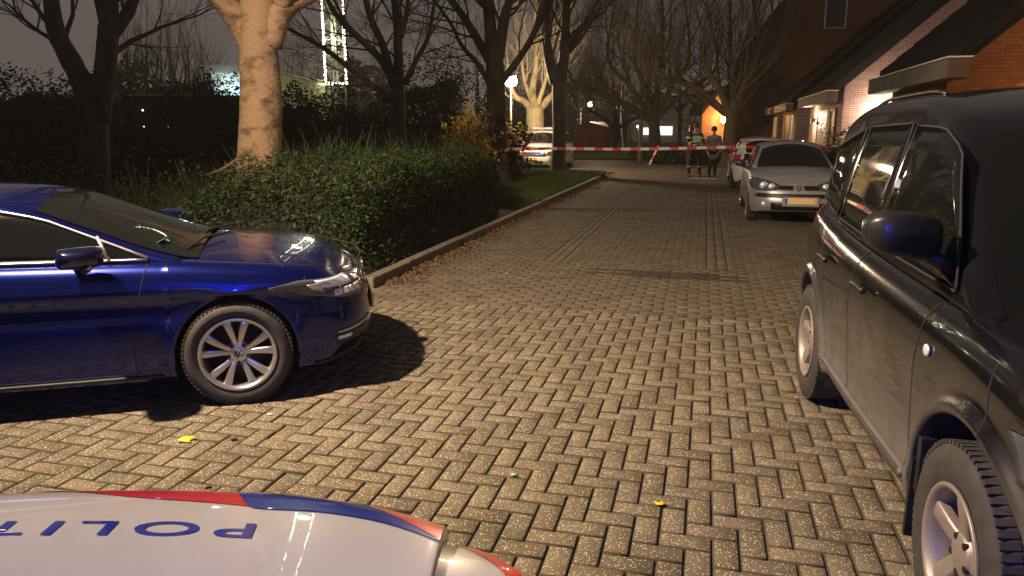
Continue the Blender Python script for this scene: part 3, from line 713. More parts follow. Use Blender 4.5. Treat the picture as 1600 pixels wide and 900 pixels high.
    def HP(y, t, off=.0):                                   # t 0 at the leading edge, 1 at the cowl
        xe = edge(y); x = xe+(-.34-xe)*t; d = (xe-x); z = c.hood(x, y).z+.018-.055*math.exp(-d/.035)
        return Vector((x, y, z+off))
    V = [HP(y, (k/(K-1))**1.6) for y in YS for k in range(K)]; n = len(YS)
    F = [(i*K+k, i*K+k+1, (i+1)*K+k+1, (i+1)*K+k)[::-1] for i in range(n-1) for k in range(K-1)]
    b = mk('bonnet', V, F, M['polwhite'], root, True); s = b.modifiers.new('s', 'SOLIDIFY'); s.thickness = .024; s.offset = -1; bevel(b, .006, 3, 60)
    def film(name, P0, P1, m, off):                         # region between two curves given as (y, distance from the edge)
        n = 40; V = []; R = 8
        d0 = [p[0] for p in P0]; d1 = [p[0] for p in P1]
        f0 = pchip(P0); f1 = pchip(P1); a, b_ = min(d0), max(d0)
        for i in range(n):
            y = a+(b_-a)*i/(n-1)
            for j in range(R):
                dd = f0(y)+(f1(y)-f0(y))*j/(R-1); xe = edge(y); x = xe-dd; z = c.hood(x, y).z+.018-.055*math.exp(-dd/.035); V.append((x, y, z+off))
        F = [(i*R+j, i*R+j+1, (i+1)*R+j+1, (i+1)*R+j)[::-1] for i in range(n-1) for j in range(R-1)]
        return mk(name, V, F, m, b, True)
    film('red_film', [(-.31, .0), (-.1, 0), (.22, 0)], [(-.31, .20), (-.1, .175), (.22, .06)], M['polred'], .0016)
    film('blue_film', [(-.653, .165), (-.58, .12), (-.48, .06), (-.36, 0), (-.2, 0)], [(-.653, .170), (-.55, .165), (-.42, .18), (-.3, .205), (-.2, .06)], M['polblue'], .0024)
    film('red_film', [(-.653, .0), (-.55, 0.), (-.36, 0)], [(-.653, .165), (-.58, .125), (-.48, .07), (-.36, .004)], M['polred'], .0032)
    me = text_mesh('POLITIE', .105, bold=True, shear=-.12, spc=1.3); me.materials.append(M['polblue'])
    import bmesh
    bm = bmesh.new(); bm.from_mesh(me); bmesh.ops.triangulate(bm, faces=bm.faces); bmesh.ops.subdivide_edges(bm, edges=[e for e in bm.edges if e.calc_length() > .02], cuts=2); bm.to_mesh(me); bm.free()
    xs = [v.co.x for v in me.vertices]; sc = .64/(max(xs)-min(xs))
    for v in me.vertices:                                   # reads from the front of the car: tops of the letters towards the screen
        y = v.co.x*sc - (.0 if not near else TXT_Y); x = .815-.155-.095+ -v.co.y*1.0*-1 - .0 
        x = TXT_X-v.co.y*.86; xe = edge(y); dd = xe-x; v.co = Vector((x, y, c.hood(x, y).z+.018-.055*math.exp(-dd/.035)+.002))
    t = bpy.data.objects.new('bonnet_lettering', me); C.objects.link(t); t.parent = b
    V = []; F = []; nn_ = 26
    for i in range(nn_):                                    # red film along the rim of the right wing
        x = .66-.80*i/(nn_-1); e_ = c.body(c.sx(x), c.zsh(x)); wd = .045*math.sin(math.pi*min(i/(nn_-1)*.75+.12, 1))
        zs_ = c.zsh(x); zc_ = max(c.zc(x), zs_)
        for j in range(5): y = e_[1]-wd*j/4; k_ = y/e_[1]; V.append((e_[0]+.001, -y, zs_+(zc_-zs_)*(1-k_**c.sp['crown'])+.0025))
    F = [(i*5+j, i*5+j+1, (i+1)*5+j+1, (i+1)*5+j) for i in range(nn_-1) for j in range(4)]
    mk('wing_film', V, F, M['polred'], root, True)
    # light bar
    h = MB(); h.box((-1.55, 0, 1.64), (.26, 1.15, .08)); lb = bevel(h.build('light_bar', M['rimdark'] if near else M['satin'], root), .02)
    for sd in (-1, 1):
        h = MB(); h.box((-1.55, sd*.42, 1.65), (.265, .22, .07)); bevel(h.build('beacon', M['bluelight'] if near else M['reflector'], lb), .02)
        h = MB(); h.box((-1.55, sd*.4, 1.595), (.06, .06, .06)); h.build('bar_foot', M['black'], lb)
    for x in (0, -2.7):
        for sd in (-1, 1): wheel(root, x, sd*.785, R, .215, .205, 'multi')
    return root
TXT_X = .505; TXT_Y = .02
near_police = police(True, (-.78, .68, 0), math.pi/2, 'white police car close to the camera with blue POLITIE lettering on its bonnet')
light('beacon_glow', (-.42, -.90, 1.84), 160, (.02, .10, 1), .1)
pP = at(868, 262); fw = Vector((-.3, -.954, 0)); lf = Vector((-fw.y, fw.x, 0))
far_root = Vector((.98, 30.6, 0))
police(False, far_root, math.atan2(fw.y, fw.x), 'white police car with roof light bar parked behind the trees')
# ================================================================== GROUND, PAVING, KERB
M['soil'] = mat('soil', (.028, .022, .016), .95, noise=(1.2, (.05, .042, .025), .35, .7), bump=(6, .6, .04))
M['joint'] = mat('joint sand', (.014, .012, .008), .95, noise=(3, (.02, .026, .009), .5, .65))
def paver_mat(name, cols, speck=.6, sc=95):
    m = island_mat(name, cols, .82, .3); n = m.node_tree; b = n.nodes['Principled BSDF']; r = [x for x in n.nodes if x.type == 'VALTORGB'][0]
    t = N(m, 'ShaderNodeTexCoord'); v = N(m, 'ShaderNodeTexVoronoi', Scale=float(sc)); z = N(m, 'ShaderNodeTexNoise', Scale=3.0, Detail=4.); f = N(m, 'ShaderNodeTexNoise', Scale=140., Detail=3.)
    for q in (v, z, f): n.links.new(t.outputs['Object'], q.inputs['Vector'])
    # pale aggregate grains
    s = N(m, 'ShaderNodeSeparateColor'); n.links.new(v.outputs['Color'], s.inputs[0])
    g = N(m, 'ShaderNodeMath', operation='GREATER_THAN'); g.inputs[1].default_value = .66; n.links.new(s.outputs[0], g.inputs[0])
    d = N(m, 'ShaderNodeMath', operation='LESS_THAN'); d.inputs[1].default_value = .36; n.links.new(v.outputs['Distance'], d.inputs[0])
    k = N(m, 'ShaderNodeMath', operation='MULTIPLY'); n.links.new(g.outputs[0], k.inputs[0]); n.links.new(d.outputs[0], k.inputs[1])
    k2 = N(m, 'ShaderNodeMath', operation='MULTIPLY'); k2.inputs[1].default_value = speck; n.links.new(k.outputs[0], k2.inputs[0])
    mr = N(m, 'ShaderNodeMapRange'); mr.inputs['From Min'].default_value = .3; mr.inputs['From Max'].default_value = .7; mr.inputs['To Min'].default_value = .5; mr.inputs['To Max'].default_value = 1.5; n.links.new(f.outputs[0], mr.inputs['Value'])
    m2 = N(m, 'ShaderNodeMapRange'); m2.inputs['From Min'].default_value = .3; m2.inputs['From Max'].default_value = .7; m2.inputs['To Min'].default_value = .66; m2.inputs['To Max'].default_value = 1.22; n.links.new(z.outputs[0], m2.inputs['Value'])
    mm = N(m, 'ShaderNodeMath', operation='MULTIPLY'); n.links.new(mr.outputs[0], mm.inputs[0]); n.links.new(m2.outputs[0], mm.inputs[1])
    h = N(m, 'ShaderNodeVectorMath', operation='SCALE'); n.links.new(r.outputs[0], h.inputs[0]); n.links.new(mm.outputs[0], h.inputs['Scale'])
    x = N(m, 'ShaderNodeMix', data_type='RGBA'); x.inputs[7].default_value = (.62, .55, .42, 1); n.links.new(k2.outputs[0], x.inputs[0]); n.links.new(h.outputs[0], x.inputs[6]); n.links.new(x.outputs[2], b.inputs['Base Color'])
    bp = N(m, 'ShaderNodeBump', Strength=.9, Distance=.006); n.links.new(f.outputs[0], bp.inputs['Height']); n.links.new(bp.outputs[0], b.inputs['Normal'])
    return m
M['paver'] = paver_mat('concrete pavers', [(.135, .112, .078), (.15, .125, .088), (.16, .135, .096), (.145, .12, .08), (.17, .142, .10)], .9, 115)
M['paver2'] = paver_mat('smooth pavers', [(.125, .10, .072), (.14, .115, .084), (.15, .124, .092), (.13, .102, .072)], .45, 120)
M['paver3'] = paver_mat('dark pavers', [(.045, .038, .034), (.055, .046, .04), (.06, .05, .043)], .15, 120)
g = MB(); S_ = 170
g.add([(-S_, -60, -.055), (S_, -60, -.055), (S_, 260, -.055), (-S_, 260, -.055)], [(0, 1, 2, 3)]); tag(g.build('ground', M['soil']), kind='structure')
# sand bed of the road in road coordinates
def poly(P, z, name, m): o = mk(name, [tuple(uv(u, v, z)) for u, v in P], [tuple(range(len(P)))], m); tag(o, kind='structure'); return o
poly([(-8, 9.5), (62, 9.5), (62, 2.2), (66, -30), (28.5, -30), (28.5, -2.6), (26.5, -3.32), (7.2, -3.32), (6.9, -14), (-8, -14)], -.012, 'road_bed', M['joint'])
def bricks(L, name, m):                                     # L: [(u, v, du, dv)] lower corner and size; one bevelled block each
    L = np.array(L); n = len(L); rs = np.random.RandomState(5); gpx = .0030; bv = .0056
    z = rs.normal(0, .0010, n)-np.where(rs.rand(n) < .03, .006, 0); tu = rs.normal(0, .008, n); tv = rs.normal(0, .008, n)
    V = np.zeros((n, 12, 3)); cu = L[:, 0]+L[:, 2]/2; cv = L[:, 1]+L[:, 3]/2
    for ring, (ins, dz) in enumerate(((gpx+bv, 0.), (gpx, -.006), (gpx, -.05))):
        for k, (a, b) in enumerate(((-1, -1), (1, -1), (1, 1), (-1, 1))):
            x = a*(L[:, 2]/2-ins); y = b*(L[:, 3]/2-ins); U = cu+x; W_ = cv+y
            V[:, ring*4+k, 0] = RD.x*U+RN.x*W_; V[:, ring*4+k, 1] = RD.y*U+RN.y*W_; V[:, ring*4+k, 2] = z+dz+tu*x+tv*y
    f = [(0, 3, 2, 1)]
    for r_ in (0, 1):
        for k in range(4): f.append((r_*4+k, r_*4+(k+1) % 4, r_*4+4+(k+1) % 4, r_*4+4+k))
    F = (np.array(f)[None]+12*np.arange(n)[:, None, None]).reshape(-1, 4)
    I = np.tile([0, 1, 1, 1, 1, 1, 1, 1, 1], n); o = mk(name, V.reshape(-1, 3), F, [m, M['edge']], None, False, I); tag(o, kind='structure'); return o
M['edge'] = mat('dark paver edges', (.046, .038, .026), .9, noise=(4, (.075, .062, .042), .4, .65))  # bevel faces coloured darker than the tops so every joint shows
A = .1065; U1 = 62*.1065
L = []
for i in range(-22, 64):
    for j in range(-80, 62):
        u, v = i*A, j*A; q = (i-j) % 4
        if -1.5 < u < U1-.01 and not (1.86 < v and u < 0) and -8.4 < v < 6.5:
            if q == 0: L.append((u, v, min(2*A, U1-u), A))
            elif q == 3: L.append((u, v, A, 2*A))
dr = [uv_ for uv_ in ()]
DU, DV = 2.55, -1.32                                          # gully
L = [b for b in L if not (DU-.02 < b[0]+b[2]/2 < DU+.17 and DV-.02 < b[1]+b[3]/2 < DV+.36)]
bricks(L, 'road_herringbone', M['paver'])
L2, L3 = [], []; u = U1; k = 0
while u < 30:
    v = -3.30 if u > 7.0 else -8.4
    v -= (k % 2)*A
    mid = 8.95 < u < 21
    row = []
    while v < 6.5:
        row.append((u, v, A, 2*A)); v += 2*A
    for b in row:
        v0, v1 = b[1], b[1]+b[3]
        if v1 < -3.30+.03 and u > 7.: continue
        if v0 < -3.30 and u > 7.: b = (u, -3.30, A, v1+3.30); v0 = -3.30
        if mid and v1 > -1.92 and v0 < -1.92: b = (b[0], v0, A, -1.92-v0); v1 = -1.92
        if mid and v0 < .32 and v1 > .32: b = (b[0], .32, A, v1-.32); v0 = .32
        if mid and v0 >= -1.925 and v1 <= .325: continue
        if b[3] < .02: continue
        (L3 if (8.28 < u < 8.72 and -1.35+.5*(int(u*10) % 2) < v0 < .42-.25*(int(u*9) % 2)) else L2).append(b)
    if mid:                                                  # the narrower middle strip between its lengthwise gutters
        w = 1.78/8
        for q in range(9):
            v0 = -1.70+(q-.5*(k % 2))*w; v1 = min(v0+w, .08); v0 = max(v0, -1.70)
            if v1-v0 > .02: L2.append((u, v0, A, v1-v0))
    k += 1; u += A
u = 8.95
while u < 21:
    for v0, dv in ((-1.92, .11), (-1.81, .11), (.08, .12), (.20, .12)): L2.append((u, v0, .213, dv))
    u += .213
bricks(L2, 'road_running_bond', M['paver2']); bricks(L3, 'dark_paver_band', M['paver3'])
# the far road: same blocks, too far to be single
def far_pave():
    m = mat('far paving', (.1, .08, .06), .75); n = m.node_tree; b = n.nodes['Principled BSDF']
    t = N(m, 'ShaderNodeTexCoord'); mp = N(m, 'ShaderNodeMapping'); mp.inputs['Rotation'].default_value = (0, 0, -RANG); q = N(m, 'ShaderNodeTexBrick', Scale=1.0); q.inputs['Brick Width'].default_value = .105; q.inputs['Row Height'].default_value = .213; q.inputs['Mortar Size'].default_value = .006
    q.inputs['Color1'].default_value = (.11, .088, .068, 1); q.inputs['Color2'].default_value = (.13, .105, .08, 1); q.inputs['Mortar'].default_value = (.04, .03, .022, 1)
    n.links.new(t.outputs['Object'], mp.inputs[0]); n.links.new(mp.outputs[0], q.inputs['Vector']); n.links.new(q.outputs['Color'], b.inputs['Base Color']); return m
poly([(29.98, 6.5), (62, 6.5), (62, 2.2), (66, -30), (28.7, -30), (28.7, -3.3), (29.98, -3.3)], -.004, 'far_road', far_pave())
# gully grate in the foreground
g = MB(); dc = uv(DU+.075, DV+.17, -.004); t = thing('drain_grate', 'dark iron drain grate set in the paving beside the police car bonnet', 'drain', dc, RANG)
g.box((0, 0, -.03), (.15, .34, .02)); g.build('grate_bottom', M['black'], t)
g = MB(); M['iron'] = mat('cast iron', (.07, .06, .05), .55, .6, bump=(60, .3, .002))
for y in np.linspace(-.15, .15, 13): g.box((0, y, -.004), (.13, .011, .016))
for s in (-1, 1): g.box((s*.068, 0, -.003), (.016, .34, .02)); g.box((0, s*.163, -.003), (.15, .016, .02))
g.build('grate_bars', M['iron'], t)
# kerb stones beside the hedge
M['kerb'] = mat('concrete kerb', (.17, .145, .115), .85, noise=(9, (.10, .085, .06), .4, .7), bump=(40, .4, .004))
def kerb(P, name='kerb'):
    g = MB()
    for (u0, v0), (u1, v1) in zip(P, P[1:]):
        a, b = uv(u0, v0), uv(u1, v1); L = (b-a).length; n = max(1, round(L/1.0)); an = math.atan2(b.y-a.y, b.x-a.x)
        for k in range(n):
            c = a+(b-a)*((k+.5)/n); g.box((c.x, c.y, .03+rnd.uniform(-.004, .004)), (L/n-.012, .13, .17), an+rnd.uniform(-.004, .004))
    o = g.build(name, M['kerb']); bevel(o, .014, 2); tag(o, kind='structure')
kerb([(7.0, -3.38), (12, -3.39), (18, -3.37), (24.5, -3.36), (26.3, -3.6), (27.6, -4.4), (28.3, -6), (28.4, -12)])
kerb([(7.02, -3.38), (7.0, -13)])
kerb([(14, 3.4), (30, 3.4), (46, 3.0)], 'garden_kerb')
# raised beds: soil beside the road and a lawn strip
def field(name, P, m, z0, amp, step=.5, fn=None):
    """irregular ground sheet over the polygon's u/v box"""
    us = np.arange(P[0], P[1]+.01, step); vs_ = np.arange(P[2], P[3]+.01, step); V = []
    for u in us:
        for v in vs_:
            p = uv(u, v, z0+amp*(math.sin(u*1.7+v)*.5+math.sin(v*2.3-u*.7)*.5)+(fn(u, v) if fn else 0)); V.append(p)
    k = len(vs_); F = [(i*k+j, i*k+j+1, (i+1)*k+j+1, (i+1)*k+j) for i in range(len(us)-1) for j in range(k-1)]
    o = mk(name, V, F, m, None, True); tag(o, kind='structure'); return o
M['lawn'] = mat('lawn soil', (.02, .028, .012), .95, noise=(2, (.035, .03, .015), .4, .7))
field('planting_bed', (7.1, 28.2, -16.5, -3.5), M['soil'], .09, .015, .5, lambda u, v: .05*sstep(-3.5, -6, v)-(.3*sstep(26.5, 28.2, u)))
field('far_verge', (40, 56, -16, 1.0), M['lawn'], .05, .04, .8)
field('garden_bed', (14, 46, 3.5, 9.5), M['soil'], .03, .02, .8)
# ================================================================== LEAVES AND GRASS
rs = np.random.RandomState(11)
def leaves(name, P, size, m, parent=None, up=.3, aspect=.5, kind=None, nrm=None):
    """P (n,3) -> one small folded leaf each, in one mesh"""
    n = len(P); d = rs.normal(size=(n, 3)); d[:, 2] = d[:, 2]*.6+up; d /= np.linalg.norm(d, axis=1)[:, None]
    q = np.cross(d, rs.normal(size=(n, 3))); q /= np.linalg.norm(q, axis=1)[:, None]+1e-9; w = np.cross(d, q)
    s = (size*rs.uniform(.6, 1.35, n))[:, None]; a = aspect
    V = np.stack([P, P+d*s*.5+q*s*a*.5+w*s*.06, P+d*s, P+d*s*.5-q*s*a*.5+w*s*.06], 1).reshape(-1, 3)
    F = (np.array([[0, 1, 2, 3]])[None]+4*np.arange(n)[:, None, None]).reshape(-1, 4)
    o = mk(name, V, F, m, parent)
    if kind: o['kind'] = kind
    return o
def blobmesh(c, r, n=20, amp=.16, seed=1, flat=0.):
    """lumpy closed solid (dark filler added inside a shrub to block light)"""
    V = []; F = []; h = n//2; R_ = random.Random(seed); ph = [R_.uniform(0, 6) for _ in range(6)]
    for a in range(h+1):
        t = math.pi*a/h
        for b in range(n):
            f = 2*math.pi*b/n; k = 1+amp*(math.sin(3*f+ph[0]+2*t)+math.sin(5*f-3*t+ph[1])*.6+math.sin(7*t+2*f+ph[2])*.5)
            V.append((c[0]+r[0]*k*math.sin(t)*math.cos(f), c[1]+r[1]*k*math.sin(t)*math.sin(f), max(c[2]+r[2]*k*math.cos(t), -.05)))
    for a in range(h):
        for b in range(n): F.append((a*n+b, (a+1)*n+b, (a+1)*n+(b+1) % n, a*n+(b+1) % n))
    return V, F
def noise2(x, y, s=1.): return (np.sin(x*1.3*s+.5*y*s)+np.sin(y*1.9*s-.8*x*s+1)+.6*np.sin(3.1*x*s+2.3*y*s)+.5*np.sin(5.3*y*s-2.9*x*s+2))/3.1
M['leafdark'] = island_mat('dark evergreen leaves', [(.010, .024, .006), (.018, .042, .010), (.028, .060, .014), (.014, .032, .008), (.05, .075, .02), (.02, .045, .010), (.07, .05, .02), (.015, .035, .008)], .6, .25)
M['leafdim'] = island_mat('dimmed evergreen leaves', [(.005, .010, .004), (.009, .018, .006), (.014, .024, .008), (.006, .012, .004)], .7, .15)  # darker copy of the evergreen leaves, lack of light put into the colour
M['heart'] = mat('dark foliage filler', (.008, .009, .005), .95)  # filler added inside foliage to stop light, coloured like its inner shade
M['yel'] = island_mat('yellow leaves', [(.70, .48, .07), (.80, .60, .12), (.55, .42, .08), (.6, .32, .06), (.45, .45, .08)], .55, .4)
def translucent(m, w_=.5):
    n = m.node_tree; b = n.nodes['Principled BSDF']; o = [x for x in n.nodes if x.type == 'OUTPUT_MATERIAL'][0]; t = n.nodes.new('ShaderNodeBsdfTranslucent'); x = n.nodes.new('ShaderNodeMixShader'); x.inputs[0].default_value = w_
    src = b.inputs['Base Color'].links[0].from_socket; n.links.new(src, t.inputs[0]); n.links.new(b.outputs[0], x.inputs[1]); n.links.new(t.outputs[0], x.inputs[2]); n.links.new(x.outputs[0], o.inputs[0]); return m
translucent(M['yel'])
M['brownleaf'] = island_mat('brown leaves', [(.12, .055, .022), (.16, .085, .035), (.08, .045, .02), (.2, .12, .045), (.06, .07, .02)], .7, .3)
M['leafmix'] = island_mat('mixed leaves', [(.05, .07, .02), (.09, .08, .025), (.03, .05, .015), (.13, .08, .03), (.06, .09, .025)], .55, .4)
M['stem'] = mat('thin stems', (.07, .055, .03), .8)
# main hedge: a long clipped-loose mound between the kerb and the trees
def hedge_h(u, v):
    ve = -3.5-1.6*np.clip((u-12.5)/4.5, 0, 1)**1.2; e = np.clip((ve-v)/.55, 0, 1); e = e*e*(3-2*e); f = np.clip((u-7.25)/.6, 0, 1); f = f*(2-f); b = np.clip((18.0-u)/2.0, 0, 1); l = np.clip((v+9.8)/1.4, 0, 1)
    sv = np.clip((v+6.3)/1.3, 0, 1); sv = sv*sv*(3-2*sv); su = np.clip((u-10)/2.5, 0, 1); h = (.66+.52*sv)*(1-su)+(1.14-.045*np.clip(u-12, 0, 9))*su-.15*np.clip((-6.8-v)/2, 0, 1)
    return (h+.17*noise2(u*1.5, v*1.5)+.09*noise2(u*4.3, v*4.3))*np.sqrt(e*f*b*l)
us = np.linspace(7.1, 18.7, 96); vv = np.linspace(-9.9, -3.48, 60); U_, V_ = np.meshgrid(us, vv, indexing='ij'); H_ = hedge_h(U_, V_)*.9
X_ = RD.x*U_+RN.x*V_; Y_ = RD.y*U_+RN.y*V_; P_ = np.stack([X_, Y_, H_+.02], -1).reshape(-1, 3); k = len(vv)
F_ = np.array([(i*k+j, i*k+j+1, (i+1)*k+j+1, (i+1)*k+j) for i in range(len(us)-1) for j in range(k-1)])
hedge = mk('hedge', P_, F_, M['heart'], None, True); tag(hedge, 'loose dark green hedge running along the kerb behind the blue car', 'hedge')  # this mesh is the added dark mound under the leaves
n = 140000; u = 7.1+11.5*rs.rand(n)**1.25; v = -9.9+6.45*(1-rs.rand(n)**1.3); h = hedge_h(u, v); keep = h > .04; u, v, h = u[keep], v[keep], h[keep]
# sample on the slopes as much as on the top
z = h*(1-.30*rs.rand(len(u))**2)+.03*rs.normal(size=len(u)); side = rs.rand(len(u)) < .35; v = np.where(side, -3.62-1.6*np.clip((u-12.5)/4.5, 0, 1)**1.2-.45*rs.rand(len(u)), v); h2 = hedge_h(u, v-.3); z = np.where(side, h2*rs.rand(len(u))*1.0+.05, z); v = np.where(side, v+.0, v)
fr = rs.rand(len(u)) < .14; u = np.where(fr, 7.22+.4*rs.rand(len(u)), u); v = np.where(fr, -9.5+5.9*rs.rand(len(u)), v); z = np.where(fr, hedge_h(u+.45, v)*rs.rand(len(u)), z)
P = np.stack([RD.x*u+RN.x*v, RD.y*u+RN.y*v, z+.05], 1); leaves('foliage', P, .062, M['leafdark'], hedge, .45, .33)
# upright shoots over the hedge top
g = MB()
for k in range(1300):
    u = rnd.uniform(7.6, 16.5); v = rnd.uniform(-8.8, -3.8); h0 = float(hedge_h(np.array(u), np.array(v)))
    if h0 < .4: continue
    p = uv(u, v, h0-.08); L_ = rnd.uniform(.15, .60); a = rnd.uniform(0, 6.28); b = rnd.uniform(.05, .5); q = Vector((math.cos(a)*b, math.sin(a)*b, 1)).normalized()
    g.tube([p, p+q*L_*.5, p+q*L_+Vector((math.cos(a), math.sin(a), -.3))*.06], [.006, .0045, .002], 3, 0, False)
g.build('shoots', mat('pale green shoots', (.05, .085, .025), .6), hedge)
# low leafy undergrowth left of the hedge, in front of the left trees
u = 8.2+7*rs.rand(26000); v = -16+6.5*rs.rand(26000); z = .12+.32*rs.rand(26000)*(.6+.6*noise2(u*1.4, v*1.4))
P = np.stack([RD.x*u+RN.x*v, RD.y*u+RN.y*v, np.abs(z)], 1); tag(leaves('undergrowth', P, .06, M['brownleaf'], None, .4, .6), kind='stuff')
u = 8.0+5*rs.rand(9000); v = -10.4+2.2*rs.rand(9000); z = .1+.5*rs.rand(9000)*(.7+.5*noise2(u*2, v*2))
P = np.stack([RD.x*u+RN.x*v, RD.y*u+RN.y*v, np.abs(z)], 1); tag(leaves('ground_cover', P, .055, M['leafmix'], None, .5, .6), kind='stuff')
# lawn strip at the end of the hedge and the verge beyond the junction
def grass(name, n, fu, zf, hh, m):
    u, v = fu(n); z = zf(u, v); B = np.stack([RD.x*u+RN.x*v, RD.y*u+RN.y*v, z], 1); a = rs.rand(n)*6.28; h = hh*rs.uniform(.5, 1.3, n); lean = rs.normal(0, .45, (n, 2))*h[:, None]
    w = .006+.004*rs.rand(n); dx = np.stack([np.cos(a)*w, np.sin(a)*w, 0*a], 1); T = B+np.c_[lean, h]
    V = np.stack([B-dx, B+dx, T], 1).reshape(-1, 3); F = (np.array([[0, 1, 2]])+3*np.arange(n)[:, None]); o = mk(name, V, F, m); tag(o, kind='stuff'); return o
M['grass'] = island_mat('grass blades', [(.07, .12, .02), (.10, .16, .025), (.055, .10, .02), (.13, .16, .035)], .6, .35)
grass('grass', 80000, lambda n: (14.0+13.6*rs.rand(n), -9.5+6.05*rs.rand(n)**.8), lambda u, v: .10+.05*np.clip((-3.5-v)/2.5, 0, 1)-.3*np.clip((u-26.5)/1.7, 0, 1)**2+.01*rs.rand(len(u)), .085, M['grass'])
grass('verge_grass', 26000, lambda n: (40+8*rs.rand(n), -12+13*rs.rand(n)), lambda u, v: .06+0*u, .11, M['grass'])
# fallen leaves and litter
def fallen(name, p, s, rz, m, label, cat='leaf'):
    pts = []
    for k in range(10):
        a = 2*math.pi*k/10; r = s*(1 if k % 2 == 0 else .60)*rnd.uniform(.75, 1.2); pts.append((p.x+r*math.cos(a+rz), p.y+r*math.sin(a+rz)*.85, .006+.3*s*rnd.random()))
    V = [(p.x, p.y, .012)]+pts; o = mk(name, V, [(0, k+1, (k+1) % 10+1) for k in range(10)], m, None, True); s_ = o.modifiers.new('s', 'SOLIDIFY'); s_.thickness = .0012
    tag(o, label, cat)
M['leafy1'] = mat('yellow leaf', (.62, .52, .06), .6); M['leafy2'] = mat('golden leaf', (.75, .42, .02), .6); M['paper'] = mat('paper scrap', (.6, .55, .48), .7); M['leafb'] = mat('brown leaf', (.09, .04, .02), .7); M['mint'] = mat('pale mint scrap', (.25, .55, .45), .6)
fallen('fallen_leaf', at(291, 689), .052, .4, M['leafy1'], 'greenish yellow leaf on the paving in front of the police car')
fallen('fallen_leaf', at(1032, 790), .032, 1.2, M['leafy2'], 'small golden leaf lying alone on the bare paving')
fallen('fallen_leaf', at(365, 687), .030, .9, M['leafb'], 'small brown leaf just right of the greenish yellow leaf')
fallen('fallen_leaf', at(325, 762), .022, 2., M['leafb'], 'dark brown leaf at the edge of the police car bonnet')
fallen('paper_scrap', at(422, 649), .020, .2, M['paper'], 'white scrap on the paving below the blue car wheel', 'litter')
fallen('paper_scrap', at(792, 428), .028, .2, M['paper'], 'white scrap lying in the middle of the road', 'litter')
fallen('paper_scrap', at(803, 744), .022, .2, M['mint'], 'pale mint scrap on the paving in the foreground', 'litter')
g = MB()
n = 3200; u = 7.2+19*rs.rand(n)**1.2; v = -3.30+np.abs(rs.normal(0, .14, n))*(.6+.9*np.abs(np.sin(u*1.3)+.5*np.sin(u*3.1))); k_ = rs.rand(n) < .02; v = np.where(k_, -3.3+6*rs.rand(n), v); P = np.stack([RD.x*u+RN.x*v, RD.y*u+RN.y*v, .008+.01*rs.rand(n)], 1)
tag(leaves('leaf_litter', P, .042, M['brownleaf'], None, .05, .6), kind='stuff')
# ================================================================== TREES
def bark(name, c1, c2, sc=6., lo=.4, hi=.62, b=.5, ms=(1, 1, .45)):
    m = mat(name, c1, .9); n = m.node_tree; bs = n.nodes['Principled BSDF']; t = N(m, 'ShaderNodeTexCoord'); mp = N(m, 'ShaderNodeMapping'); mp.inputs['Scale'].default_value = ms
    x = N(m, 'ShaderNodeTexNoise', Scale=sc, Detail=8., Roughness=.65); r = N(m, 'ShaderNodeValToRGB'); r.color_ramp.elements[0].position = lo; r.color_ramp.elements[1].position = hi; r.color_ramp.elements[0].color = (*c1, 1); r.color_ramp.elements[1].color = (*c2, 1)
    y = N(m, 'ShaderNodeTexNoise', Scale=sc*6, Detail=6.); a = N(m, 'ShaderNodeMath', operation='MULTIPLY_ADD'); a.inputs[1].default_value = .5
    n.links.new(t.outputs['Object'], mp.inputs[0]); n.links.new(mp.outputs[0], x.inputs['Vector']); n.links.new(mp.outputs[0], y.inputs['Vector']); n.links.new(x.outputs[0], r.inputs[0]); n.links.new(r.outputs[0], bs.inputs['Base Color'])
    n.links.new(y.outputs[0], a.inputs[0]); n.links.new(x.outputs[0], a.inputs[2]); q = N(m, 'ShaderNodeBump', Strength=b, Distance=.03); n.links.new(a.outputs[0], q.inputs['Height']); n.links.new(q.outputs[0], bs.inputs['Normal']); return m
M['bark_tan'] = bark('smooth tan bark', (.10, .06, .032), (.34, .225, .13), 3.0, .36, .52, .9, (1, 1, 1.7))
M['bark_dark'] = bark('dark bark', (.04, .032, .022), (.085, .068, .045), 8, .35, .65, .8)
M['bark_mid'] = bark('brown bark', (.07, .05, .032), (.14, .10, .065), 7, .35, .65, .7)
M['bark_pale'] = bark('pale plane bark', (.18, .15, .08), (.42, .36, .22), 3, .35, .6, .4)
def smoothpath(P, k=4):
    P = [Vector(p) for p in P]; G = [P[0]*2-P[1]]+P+[P[-1]*2-P[-2]]; out = []
    for i in range(1, len(G)-2):
        for j in range(k):
            t = j/k; a, b, c, d = G[i-1:i+3]; out.append(.5*((2*b)+(c-a)*t+(2*a-5*b+4*c-d)*t*t+(3*b-a-3*c+d)*t**3))
    return out+[P[-1]]
